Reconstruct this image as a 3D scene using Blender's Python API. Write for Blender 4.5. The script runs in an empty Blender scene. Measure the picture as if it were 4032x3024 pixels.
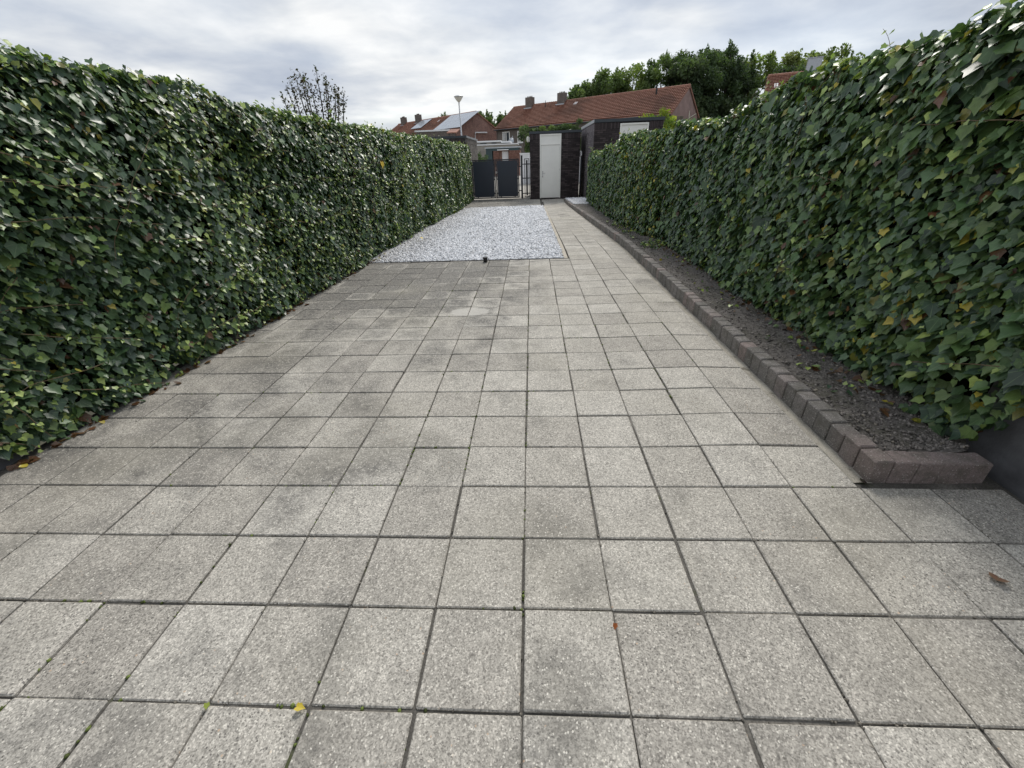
import bpy, math, random
import numpy as np
from mathutils import Vector, Matrix

random.seed(5)
rng = np.random.default_rng(11)
R = math.radians
scene = bpy.context.scene
COL = scene.collection

# ------------------------------------------------------------------ camera
# solved from the joints of the 30 cm paving tiles (x right, y down the garden)
F_PX, PITCH, YAW, ROLL = 1628.445, 0.499066, 0.058561, -0.037313
CAM = np.array([0.0419, -1.4664, 1.3454])
_cy, _sy, _cp, _sp = math.cos(YAW), math.sin(YAW), math.cos(PITCH), math.sin(PITCH)
FW = np.array([-_sy*_cp, _cy*_cp, -_sp])
_rt = np.array([_cy, _sy, 0.0])
_up = np.cross(_rt, FW)
RT = _rt*math.cos(ROLL) + _up*math.sin(ROLL)
UP = -_rt*math.sin(ROLL) + _up*math.cos(ROLL)
cd = bpy.data.cameras.new('camera')
cam = bpy.data.objects.new('camera', cd)
COL.objects.link(cam)
cd.sensor_width = 36.0
cd.lens = 36.0*F_PX/4032.0
cd.clip_start = 0.05
cd.clip_end = 3000.0
m = Matrix.Identity(4)
for i in range(3):
    m[i][0], m[i][1], m[i][2], m[i][3] = RT[i], UP[i], -FW[i], CAM[i]
cam.matrix_world = m
scene.camera = cam

# ------------------------------------------------------------------ sky and sun
SUN_EL, SUN_AZ = R(46), R(14)
world = bpy.data.worlds.new('World')
scene.world = world
world.use_nodes = True
wn, wl = world.node_tree.nodes, world.node_tree.links
wn.clear()
w_out = wn.new('ShaderNodeOutputWorld')
w_bg = wn.new('ShaderNodeBackground')
w_sky = wn.new('ShaderNodeTexSky')
w_sky.sky_type = 'NISHITA'
w_sky.sun_disc = False
w_sky.sun_elevation = SUN_EL
w_sky.sun_rotation = SUN_AZ
w_sky.air_density = 1.0
w_sky.dust_density = 1.5
w_bg.inputs['Strength'].default_value = 0.1
w_tc = wn.new('ShaderNodeTexCoord')
w_sep = wn.new('ShaderNodeSeparateXYZ')
wl.new(w_tc.outputs['Generated'], w_sep.inputs[0])

def wmath(op, a, b=None, clamp=False):
    n = wn.new('ShaderNodeMath'); n.operation = op; n.use_clamp = clamp
    for k, v in enumerate((a, b)):
        if v is None: continue
        if isinstance(v, (int, float)): n.inputs[k].default_value = v
        else: wl.new(v, n.inputs[k])
    return n.outputs[0]
# a flat cloud deck seen in perspective: project the direction on a plane overhead
wz = wmath('ADD', wmath('MAXIMUM', w_sep.outputs['Z'], 0.0), 0.13)
wx = wmath('DIVIDE', w_sep.outputs['X'], wz)
wy = wmath('DIVIDE', w_sep.outputs['Y'], wz)
w_cmb = wn.new('ShaderNodeCombineXYZ')
wl.new(wx, w_cmb.inputs[0]); wl.new(wy, w_cmb.inputs[1])
def wnoise(scale, detail, rough, dist, off):
    mp = wn.new('ShaderNodeMapping'); mp.inputs['Location'].default_value = off
    wl.new(w_cmb.outputs[0], mp.inputs['Vector'])
    n = wn.new('ShaderNodeTexNoise'); n.inputs['Scale'].default_value = scale
    n.inputs['Detail'].default_value = detail; n.inputs['Roughness'].default_value = rough
    n.inputs['Distortion'].default_value = dist
    wl.new(mp.outputs[0], n.inputs['Vector'])
    return n.outputs['Fac']
def wramp(fac, stops):
    r = wn.new('ShaderNodeValToRGB'); wl.new(fac, r.inputs[0])
    e = r.color_ramp.elements
    while len(e) < len(stops): e.new(0.5)
    for k, (p, c) in enumerate(stops):
        e[k].position = p; e[k].color = (c[0], c[1], c[2], 1)
    return r.outputs['Color']
n_big = wnoise(0.55, 4.0, 0.5, 0.1, (3.1, 1.7, 0.4))
n_fine = wnoise(1.9, 5.0, 0.55, 0.15, (7.2, 4.4, 2.0))
n_mix = wmath('ADD', wmath('MULTIPLY', n_big, 0.62), wmath('MULTIPLY', n_fine, 0.38))
cloud_col = wramp(n_mix, [(0.37, (2.7, 3.05, 3.7)), (0.455, (3.5, 3.8, 4.3)), (0.53, (4.5, 4.7, 4.95)), (0.62, (5.9, 5.95, 5.95))])
cover = wramp(wnoise(0.3, 3.0, 0.5, 0.2, (1.3, 9.1, 0.0)), [(0.38, (0.80,)*3), (0.52, (1, 1, 1))])
w_mix = wn.new('ShaderNodeMixRGB')
wl.new(cover, w_mix.inputs['Fac'])
wl.new(w_sky.outputs[0], w_mix.inputs['Color1'])
wl.new(cloud_col, w_mix.inputs['Color2'])
wl.new(w_mix.outputs[0], w_bg.inputs['Color'])
wl.new(w_bg.outputs[0], w_out.inputs['Surface'])

sl = bpy.data.lights.new('sun', 'SUN')
sl.energy = 1.5
sl.angle = R(16)
sl.color = (1.0, 0.95, 0.88)
sun = bpy.data.objects.new('sun', sl)
COL.objects.link(sun)
sdir = Vector((math.sin(SUN_AZ)*math.cos(SUN_EL), math.cos(SUN_AZ)*math.cos(SUN_EL), math.sin(SUN_EL)))
sun.rotation_euler = sdir.to_track_quat('Z', 'Y').to_euler()
sun.location = (0, 0, 30)

scene.view_settings.view_transform = 'Standard'
scene.view_settings.look = 'None'
scene.view_settings.gamma = 1.0
scene.view_settings.exposure = 0.74
scene.view_settings.use_curve_mapping = False
scene.render.engine = 'CYCLES'
scene.cycles.use_denoising = True
scene.cycles.max_bounces = 5
scene.cycles.diffuse_bounces = 2
scene.cycles.glossy_bounces = 2
scene.cycles.transmission_bounces = 3
scene.cycles.transparent_max_bounces = 4
scene.cycles.caustics_reflective = False
scene.cycles.caustics_refractive = False

# ------------------------------------------------------------------ pixel helpers (photo pixels -> rays)
def ray(px, py):
    return FW + RT*(px-2016)/F_PX + UP*(1512-py)/F_PX
def at_z(px, py, z):
    d = ray(px, py); return CAM + d*(z-CAM[2])/d[2]
def at_y(px, py, y):
    d = ray(px, py); return CAM + d*(y-CAM[1])/d[1]
def at_plane(px, py, p0, n):
    d = ray(px, py); n = np.array(n, float)
    return CAM + d*(np.dot(np.array(p0)-CAM, n)/np.dot(d, n))
def project(P):
    d = P-CAM; z = d@FW
    return 2016+F_PX*(d@RT)/z, 1512-F_PX*(d@UP)/z, z

def smooth(t):
    t = np.clip(t, 0, 1); return t*t*(3-2*t)
def ground_h(x, y):
    """height of the paving: level near the house, falling 25 cm to the gate"""
    base = -0.25*np.clip((np.asarray(y, float)-5.4)/9.8, 0, 1)
    crown = 0.012*np.exp(-((np.asarray(x, float)-1.15)/0.32)**2)*smooth((np.asarray(y, float)+0.3)/0.8)
    return base + crown
def path_x(x, y):
    """the path and its kerb drift a little to the left towards the shed"""
    t = np.clip((y-6.0)/11.0, 0, 1)
    return x - t*(0.06+0.14*(x-0.55))

# ------------------------------------------------------------------ materials
MATS = {}
class MatB:
    def __init__(s, name):
        s.m = bpy.data.materials.new(name); s.m.use_nodes = True
        s.n, s.l = s.m.node_tree.nodes, s.m.node_tree.links
        s.n.clear()
        s.out = s.n.new('ShaderNodeOutputMaterial')
        s.b = s.n.new('ShaderNodeBsdfPrincipled')
        s.l.new(s.b.outputs[0], s.out.inputs[0])
    def node(s, t, **kw):
        n = s.n.new(t)
        for k, v in kw.items(): setattr(n, k, v)
        return n
    def set(s, inp, v):
        i = s.b.inputs[inp]
        if hasattr(v, 'is_output'): s.l.new(v, i)
        elif isinstance(v, (tuple, list)): i.default_value = tuple(v)+((1,) if len(v) == 3 else ())
        else: i.default_value = v
        return s
    def pos(s):
        return s.n.new('ShaderNodeNewGeometry').outputs['Position']
    def objc(s):
        return s.n.new('ShaderNodeTexCoord').outputs['Object']
    def noise(s, vec, scale, detail=4, rough=0.55, dist=0.0, sc3=None, out='Fac'):
        n = s.n.new('ShaderNodeTexNoise')
        n.inputs['Scale'].default_value = scale; n.inputs['Detail'].default_value = detail
        n.inputs['Roughness'].default_value = rough; n.inputs['Distortion'].default_value = dist
        if sc3:
            mp = s.n.new('ShaderNodeMapping'); mp.inputs['Scale'].default_value = sc3
            s.l.new(vec, mp.inputs['Vector']); vec = mp.outputs[0]
        s.l.new(vec, n.inputs['Vector'])
        return n.outputs[out]
    def voro(s, vec, scale, feature='F1', rand=1.0):
        n = s.n.new('ShaderNodeTexVoronoi'); n.feature = feature
        n.inputs['Scale'].default_value = scale; n.inputs['Randomness'].default_value = rand
        s.l.new(vec, n.inputs['Vector'])
        return n
    def math(s, op, a, b=None, c=None, clamp=False):
        n = s.n.new('ShaderNodeMath'); n.operation = op; n.use_clamp = clamp
        for k, v in enumerate((a, b, c)):
            if v is None: continue
            if isinstance(v, (int, float)): n.inputs[k].default_value = v
            else: s.l.new(v, n.inputs[k])
        return n.outputs[0]
    def rng(s, v, a, b, c=0.0, d=1.0):
        n = s.n.new('ShaderNodeMapRange')
        n.inputs['From Min'].default_value = a; n.inputs['From Max'].default_value = b
        n.inputs['To Min'].default_value = c; n.inputs['To Max'].default_value = d
        s.l.new(v, n.inputs['Value'])
        return n.outputs[0]
    def ramp(s, fac, stops):
        r = s.n.new('ShaderNodeValToRGB'); s.l.new(fac, r.inputs[0])
        e = r.color_ramp.elements
        while len(e) < len(stops): e.new(0.5)
        for k, (p, c) in enumerate(stops):
            e[k].position = p; e[k].color = (c[0], c[1], c[2], 1)
        return r.outputs['Color']
    def mix(s, fac, a, b, mode='MIX'):
        n = s.n.new('ShaderNodeMixRGB'); n.blend_type = mode
        for k, v in (('Fac', fac), ('Color1', a), ('Color2', b)):
            i = n.inputs[k]
            if hasattr(v, 'is_output'): s.l.new(v, i)
            elif isinstance(v, (int, float)): i.default_value = v if k == 'Fac' else (v, v, v, 1)
            else: i.default_value = tuple(v)+(1,)
        return n.outputs[0]
    def rand(s):
        """a random number per object and per loose piece of a mesh"""
        g = s.n.new('ShaderNodeNewGeometry').outputs['Random Per Island']
        o = s.n.new('ShaderNodeObjectInfo').outputs['Random']
        return s.math('FRACT', s.math('ADD', g, o))
    def bump(s, h, strength=0.3, dist=0.01):
        n = s.n.new('ShaderNodeBump'); n.inputs['Strength'].default_value = strength
        n.inputs['Distance'].default_value = dist
        s.l.new(h, n.inputs['Height']); s.l.new(n.outputs[0], s.b.inputs['Normal'])
        return s
    def done(s, key):
        MATS[key] = s.m; return s.m

def plain(key, col, rough=0.6, metal=0.0, var=0.12, scale=6.0, spec=0.5, bump=0.0):
    b = MatB(key); p = b.pos()
    nz = b.noise(p, scale, 5, 0.6)
    b.set('Base Color', b.mix(1.0, col, b.ramp(nz, [(0.3, (1-var,)*3), (0.7, (1+var,)*3)]), 'MULTIPLY'))
    b.set('Roughness', b.rng(nz, 0.3, 0.7, max(rough-0.08, 0), min(rough+0.08, 1)))
    b.set('Metallic', metal); b.set('Specular IOR Level', spec)
    if bump: b.bump(b.noise(p, scale*12, 3, 0.6), bump, 0.004)
    return b.done(key)

# exposed-aggregate concrete paving
def tile_material():
    b = MatB('paving_concrete'); p = b.pos(); oc = b.objc()
    pd = b.node('ShaderNodeVectorMath', operation='ADD'); b.l.new(p, pd.inputs[0])
    dv = b.node('ShaderNodeVectorMath', operation='SCALE'); dv.inputs['Scale'].default_value = 0.006
    b.l.new(b.noise(p, 170, 2, 0.6, out='Color'), dv.inputs[0]); b.l.new(dv.outputs[0], pd.inputs[1]); p2 = pd.outputs[0]
    def cell(scale):
        v = b.voro(p2, scale); q = b.node('ShaderNodeSeparateColor'); b.l.new(v.outputs['Color'], q.inputs[0]); return v, q
    v1, sepc = cell(155); v2, sepd = cell(260); v3, sepe = cell(85)
    base = b.ramp(b.rand(), [(0.0, (0.375, 0.352, 0.312)), (0.5, (0.435, 0.41, 0.362)), (1.0, (0.49, 0.465, 0.415))])
    fine = b.noise(p, 320, 3, 0.7)
    grain = b.ramp(sepd.outputs[0], [(0.0, (0.42,)*3), (0.16, (0.62,)*3), (0.4, (0.92,)*3), (0.7, (1.08,)*3), (1.0, (1.5,)*3)])
    base = b.mix(0.72, base, grain, 'MULTIPLY')
    grain2 = b.ramp(sepc.outputs[1], [(0.0, (0.55,)*3), (0.2, (0.85,)*3), (0.75, (1.04,)*3), (1.0, (1.3,)*3)])
    base = b.mix(0.8, base, grain2, 'MULTIPLY')
    patchy = b.noise(p, 7.0, 5, 0.65)
    base = b.mix(1.0, base, b.ramp(patchy, [(0.3, (0.86,)*3), (0.7, (1.12,)*3)]), 'MULTIPLY')
    # large soft blotches of grime, denser towards the left hedge and the gravel
    sp = b.node('ShaderNodeSeparateXYZ'); b.l.new(p, sp.inputs[0])
    g1 = b.noise(p, 2.3, 6, 0.62, 0.4)
    side = b.rng(sp.outputs['X'], -2.7, 0.9, 0.11, -0.05)
    back = b.math('MULTIPLY', b.rng(sp.outputs['Y'], 1.0, 4.0, 0.0, 0.36), b.rng(sp.outputs['X'], 0.3, -0.6, 0.0, 1.0))
    # each slab keeps paler rims where sand sits, darker lichen in the middle
    so = b.node('ShaderNodeSeparateXYZ'); b.l.new(oc, so.inputs[0])
    rim = b.math('MAXIMUM', b.math('ABSOLUTE', so.outputs['X']), b.math('ABSOLUTE', so.outputs['Y']))
    rimf = b.rng(b.math('ADD', rim, b.rng(b.noise(p, 12, 4, 0.6), 0.3, 0.7, -0.03, 0.03)), 0.06, 0.14, 0.06, -0.14)
    rimw = b.math('MULTIPLY', b.math('ADD', 0.12, b.math('MULTIPLY', back, 6.0)), b.rand())
    g2 = b.rng(b.noise(p, 0.9, 5, 0.65, 0.6), 0.35, 0.65, -0.10, 0.10)
    grime = b.math('ADD', b.math('ADD', b.math('ADD', g1, g2), side), b.math('ADD', back, b.math('MULTIPLY', rimf, rimw)))
    gfac = b.math('MULTIPLY', b.rng(grime, 0.50, 0.78, 0.0, 0.80), b.rng(b.noise(p, 34, 5, 0.75), 0.32, 0.62, 0.35, 1.2))
    base = b.mix(gfac, base, (0.095, 0.093, 0.088))
    warm = b.noise(p, 1.1, 3, 0.5)
    base = b.mix(b.rng(warm, 0.5, 0.75, 0.0, 0.35), base, (0.36, 0.335, 0.27))
    # pale mark where a pot stood
    mk = at_z(1400+1655/3.687, 950+1022/3.687, 0.0)
    dx = b.math('DIVIDE', b.math('SUBTRACT', sp.outputs['X'], float(mk[0])), 0.21)
    dy = b.math('DIVIDE', b.math('SUBTRACT', sp.outputs['Y'], float(mk[1])), 0.125)
    dd = b.math('SQRT', b.math('ADD', b.math('POWER', b.math('ABSOLUTE', dx), 2.5), b.math('POWER', b.math('ABSOLUTE', dy), 2.5)))
    dd = b.math('ADD', dd, b.rng(b.noise(p, 18, 3), 0.3, 0.7, -0.12, 0.12))
    base = b.mix(b.rng(dd, 0.8, 1.0, 0.8, 0.0), base, (0.52, 0.50, 0.455))
    # the palest and darkest pebbles of the aggregate
    lightg = b.math('MULTIPLY', b.math('GREATER_THAN', sepc.outputs[0], 0.90), b.rng(v1.outputs['Distance'], 0.50, 0.32))
    base = b.mix(b.math('MULTIPLY', lightg, 0.8), base, (0.78, 0.745, 0.66))
    darkg = b.math('MULTIPLY', b.math('GREATER_THAN', sepc.outputs[2], 0.90), b.rng(v1.outputs['Distance'], 0.48, 0.3))
    base = b.mix(b.math('MULTIPLY', darkg, 0.75), base, (0.075, 0.07, 0.066))
    bigg = b.math('MULTIPLY', b.math('GREATER_THAN', sepe.outputs[2], 0.975), b.rng(v3.outputs['Distance'], 0.30, 0.2))
    base = b.mix(b.math('MULTIPLY', bigg, 0.8), base, b.ramp(sepe.outputs[0], [(0.2, (0.84, 0.79, 0.68)), (0.8, (0.55, 0.40, 0.28))]))
    b.set('Base Color', base)
    b.set('Roughness', 0.85); b.set('Specular IOR Level', 0.3)
    b.bump(b.math('ADD', fine, b.math('MULTIPLY', lightg, 0.4)), 0.35, 0.003)
    return b.done('tile')
tile_material()

def sand_material():
    b = MatB('joint_sand'); p = b.pos()
    n1 = b.noise(p, 3.0, 5, 0.6); n2 = b.noise(p, 160, 3, 0.7)
    c = b.ramp(n1, [(0.35, (0.07, 0.066, 0.058)), (0.52, (0.115, 0.108, 0.096)), (0.72, (0.23, 0.215, 0.19))])
    c = b.mix(1.0, c, b.ramp(n2, [(0.3, (0.6,)*3), (0.7, (1.4,)*3)]), 'MULTIPLY')
    c = b.mix(b.rng(b.noise(p, 5.5, 4, 0.6), 0.60, 0.70, 0.0, 0.7), c, (0.06, 0.075, 0.02))
    b.set('Base Color', c).set('Roughness', 0.95).set('Specular IOR Level', 0.2)
    return b.done('sand')
sand_material()

def edge_sand_material():
    b = MatB('edge_sand'); p = b.pos()
    n1 = b.noise(p, 6.0, 5, 0.6); n2 = b.noise(p, 220, 3, 0.7)
    c = b.ramp(n1, [(0.3, (0.27, 0.25, 0.21)), (0.7, (0.44, 0.41, 0.345))])
    c = b.mix(1.0, c, b.ramp(n2, [(0.3, (0.55,)*3), (0.7, (1.4,)*3)]), 'MULTIPLY')
    c = b.mix(b.rng(b.noise(p, 9, 4, 0.6), 0.58, 0.66, 0.0, 0.6), c, (0.07, 0.06, 0.04))
    b.set('Base Color', c).set('Roughness', 0.95).set('Specular IOR Level', 0.2)
    b.bump(n2, 0.5, 0.004)
    return b.done('edge_sand')
edge_sand_material()

def kerb_material():
    b = MatB('kerb_concrete'); p = b.pos()
    base = b.ramp(b.rand(), [(0.0, (0.19, 0.178, 0.165)), (0.4, (0.24, 0.224, 0.208)), (0.8, (0.28, 0.255, 0.24)), (1.0, (0.31, 0.25, 0.232))])
    fine = b.noise(p, 190, 4, 0.75); mid = b.noise(p, 17, 6, 0.7)
    base = b.mix(1.0, base, b.ramp(fine, [(0.3, (0.4,)*3), (0.7, (1.6,)*3)]), 'MULTIPLY')
    sy_ = b.node('ShaderNodeSeparateXYZ'); b.l.new(p, sy_.inputs[0])
    base = b.mix(b.rng(sy_.outputs['Y'], 0.14, 0.35, 0.35, 0.0), base, (0.32, 0.215, 0.195))
    base = b.mix(b.rng(mid, 0.46, 0.64, 0.0, 0.55), base, (0.11, 0.105, 0.08))
    v = b.voro(p, 130); sc = b.node('ShaderNodeSeparateColor'); b.l.new(v.outputs['Color'], sc.inputs[0])
    sp = b.math('MULTIPLY', b.math('GREATER_THAN', sc.outputs[0], 0.86), b.rng(v.outputs['Distance'], 0.45, 0.25))
    base = b.mix(b.math('MULTIPLY', sp, 0.7), base, (0.55, 0.52, 0.48))
    b.set('Base Color', base).set('Roughness', 0.85).set('Specular IOR Level', 0.3)
    b.bump(b.math('ADD', fine, b.math('MULTIPLY', mid, 1.5)), 0.9, 0.008)
    return b.done('kerb')
kerb_material()

def soil_material():
    b = MatB('soil'); p = b.pos()
    n = b.noise(p, 45, 6, 0.7); n2 = b.noise(p, 5, 4, 0.6)
    c = b.ramp(n, [(0.28, (0.085, 0.077, 0.069)), (0.52, (0.19, 0.173, 0.158)), (0.75, (0.32, 0.295, 0.27))])
    c = b.mix(b.rng(n2, 0.45, 0.7, 0.0, 0.45), c, (0.05, 0.055, 0.02))
    b.set('Base Color', c).set('Roughness', 0.95).set('Specular IOR Level', 0.2)
    b.bump(n, 1.0, 0.02)
    return b.done('soil')
soil_material()

def attr_material(key, rough=0.5, spec=0.4, veins=False, transl=0.0, var=0.2, nscale=30):
    b = MatB(key)
    a = b.node('ShaderNodeAttribute'); a.attribute_name = 'Col'
    c = a.outputs['Color']; p = b.pos()
    c = b.mix(1.0, c, b.ramp(b.noise(p, nscale, 3, 0.6), [(0.3, (1-var,)*3), (0.7, (1+var,)*3)]), 'MULTIPLY')
    if veins:
        u = b.node('ShaderNodeAttribute'); u.attribute_name = 'leafuv'
        s = b.node('ShaderNodeSeparateXYZ'); b.l.new(u.outputs['Vector'], s.inputs[0])
        ang = b.math('ARCTAN2', s.outputs['X'], b.math('SUBTRACT', 0.06, s.outputs['Y']))
        ribs = b.rng(b.math('COSINE', b.math('MULTIPLY', ang, 9.0)), 0.93, 1.0, 0.0, 0.42)
        c = b.mix(ribs, c, (0.22, 0.30, 0.15))
    b.set('Base Color', c).set('Roughness', rough).set('Specular IOR Level', spec)
    if transl:
        t = b.node('ShaderNodeBsdfTranslucent'); b.l.new(b.mix(1.0, c, (1.3, 1.5, 0.6), 'MULTIPLY'), t.inputs['Color'])
        mx = b.node('ShaderNodeMixShader'); mx.inputs[0].default_value = transl
        b.l.new(b.b.outputs[0], mx.inputs[1]); b.l.new(t.outputs[0], mx.inputs[2])
        b.l.new(mx.outputs[0], b.out.inputs[0])
    return b.done(key)
attr_material('ivy', 0.37, 0.5, True, 0.18)
attr_material('leafage', 0.6, 0.3, False, 0.40, 0.25, 3.0)
attr_material('stones', 0.75, 0.35, False, 0, 0.15, 60)
attr_material('stems', 0.85, 0.2, False, 0, 0.3, 40)

def brick_material(key, stops, mortarless=0.9):
    b = MatB(key); p = b.pos()
    c = b.ramp(b.rand(), stops)
    c = b.mix(1.0, c, b.ramp(b.noise(p, 55, 4, 0.7), [(0.3, (0.7,)*3), (0.7, (1.3,)*3)]), 'MULTIPLY')
    c = b.mix(b.rng(b.noise(p, 1.6, 5, 0.6), 0.52, 0.75, 0.0, 0.35), c, tuple(min(1, 2.2*v) for v in stops[1][1]))
    b.set('Base Color', c).set('Roughness', mortarless).set('Specular IOR Level', 0.3)
    b.bump(b.noise(p, 90, 3, 0.7), 0.4, 0.004)
    return b.done(key)
brick_material('brick_dark', [(0, (0.030, 0.025, 0.026)), (0.5, (0.048, 0.039, 0.040)), (1, (0.078, 0.062, 0.064))])
brick_material('brick_mauve', [(0, (0.12, 0.105, 0.112)), (0.5, (0.165, 0.145, 0.152)), (1, (0.22, 0.195, 0.203))])
brick_material('brick_grey', [(0, (0.10, 0.09, 0.082)), (0.5, (0.145, 0.132, 0.12)), (1, (0.20, 0.185, 0.165))])
brick_material('brick_red', [(0, (0.12, 0.062, 0.048)), (0.5, (0.17, 0.088, 0.068)), (1, (0.23, 0.125, 0.10))])

# far walls: bricks too small to see one by one
def far_wall(key, c0, c1):
    b = MatB(key); oc = b.objc(); p = b.pos()
    v = b.rng(b.noise(p, 5.0, 5, 0.8, sc3=(1, 1, 2.5)), 0.3, 0.7); v2 = b.noise(p, 1.2, 4, 0.6)
    c = b.mix(v, c0, c1)
    c = b.mix(1.0, c, b.ramp(v2, [(0.3, (0.8,)*3), (0.7, (1.2,)*3)]), 'MULTIPLY')
    b.set('Base Color', c).set('Roughness', 0.9)
    return b.done(key)
far_wall('wall_redbrick', (0.11, 0.062, 0.052), (0.44, 0.27, 0.22))
far_wall('wall_render', (0.25, 0.17, 0.15), (0.35, 0.245, 0.22))
far_wall('wall_brown', (0.09, 0.076, 0.067), (0.21, 0.18, 0.158))
far_wall('wall_pale', (0.22, 0.205, 0.18), (0.34, 0.32, 0.285))

def roof_material():
    b = MatB('roof_clay'); p = b.pos()
    c = b.ramp(b.noise(p, 2.6, 5, 0.75), [(0.3, (0.21, 0.105, 0.075)), (0.55, (0.33, 0.165, 0.118)), (0.75, (0.44, 0.25, 0.185))])
    c = b.mix(b.rng(b.noise(p, 0.22, 4, 0.6, 0.5), 0.50, 0.62, 0.0, 0.55), c, (0.12, 0.065, 0.05))
    b.set('Base Color', c).set('Roughness', 0.8).set('Specular IOR Level', 0.3)
    return b.done('roof')
roof_material()

plain('mortar', (0.016, 0.015, 0.015), 0.95, var=0.25, scale=20)
plain('mortar_grey', (0.20, 0.19, 0.175), 0.95, var=0.25, scale=20)
plain('door_white', (0.88, 0.87, 0.82), 0.45, var=0.04, scale=2.5)
plain('frame_white', (0.88, 0.865, 0.81), 0.45, var=0.05, scale=5)
plain('trim_white', (0.78, 0.79, 0.80), 0.5, var=0.05, scale=4)
plain('trim_dark', (0.035, 0.045, 0.055), 0.5, var=0.15, scale=5)
plain('zinc', (0.42, 0.45, 0.48), 0.45, 0.6, var=0.12, scale=8)
plain('gate_paint', (0.022, 0.030, 0.046), 0.42, var=0.10, scale=0.8)
plain('gate_frame', (0.014, 0.016, 0.021), 0.4, var=0.15, scale=6)
plain('steel', (0.55, 0.55, 0.54), 0.3, 0.9, var=0.08, scale=10)
plain('galvanised', (0.46, 0.48, 0.50), 0.45, 0.7, var=0.12, scale=6)
plain('black_plastic', (0.010, 0.010, 0.011), 0.4, var=0.15, scale=20)
plain('edge_board', (0.022, 0.02, 0.019), 0.7, var=0.3, scale=12)
plain('border_concrete', (0.44, 0.40, 0.33), 0.9, var=0.22, scale=14, bump=0.3)
plain('slate_wall', (0.135, 0.135, 0.142), 0.75, var=0.4, scale=5, bump=0.5)
plain('white_wall', (0.72, 0.72, 0.74), 0.7, var=0.08, scale=2)
plain('green_paint', (0.028, 0.055, 0.06), 0.5, var=0.2, scale=3)
plain('timber', (0.12, 0.10, 0.08), 0.9, var=0.4, scale=25, bump=0.6)
plain('bark', (0.055, 0.045, 0.036), 0.95, var=0.4, scale=12, bump=0.6)
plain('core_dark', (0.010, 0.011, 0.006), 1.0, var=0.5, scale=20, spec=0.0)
plain('ground_earth', (0.09, 0.085, 0.055), 0.95, var=0.35, scale=0.6)
plain('alley_pave', (0.40, 0.375, 0.33), 0.9, var=0.15, scale=3)
plain('roof_felt', (0.07, 0.07, 0.07), 0.9, var=0.2, scale=3)
plain('pane_dark', (0.05, 0.06, 0.07), 0.08, var=0.3, scale=1.0)
plain('curtain', (0.5, 0.5, 0.5), 0.8, var=0.2, scale=4)
plain('panel_glass', (0.42, 0.45, 0.49), 0.22, 0.35, var=0.1, scale=0.6)
plain('opal', (0.72, 0.70, 0.64), 0.3, var=0.05, scale=3)
plain('gravel_base', (0.58, 0.58, 0.59), 0.95, var=0.35, scale=60)

# ------------------------------------------------------------------ mesh helpers
def link(o, parent=None):
    COL.objects.link(o)
    if parent is not None: o.parent = parent
    return o
def new_obj(name, me, parent=None):
    return link(bpy.data.objects.new(name, me), parent)
def empty(name, loc=(0, 0, 0), rz=0.0):
    o = bpy.data.objects.new(name, None); o.location = loc; o.rotation_euler = (0, 0, rz)
    o.empty_display_size = 0.2
    COL.objects.link(o); return o
def tag(o, label, cat, group=None):
    o['label'] = label; o['category'] = cat
    if group: o['group'] = group
    return o
def struct(o):
    o['kind'] = 'structure'; return o
def stuff(o):
    o['kind'] = 'stuff'; return o

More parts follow.
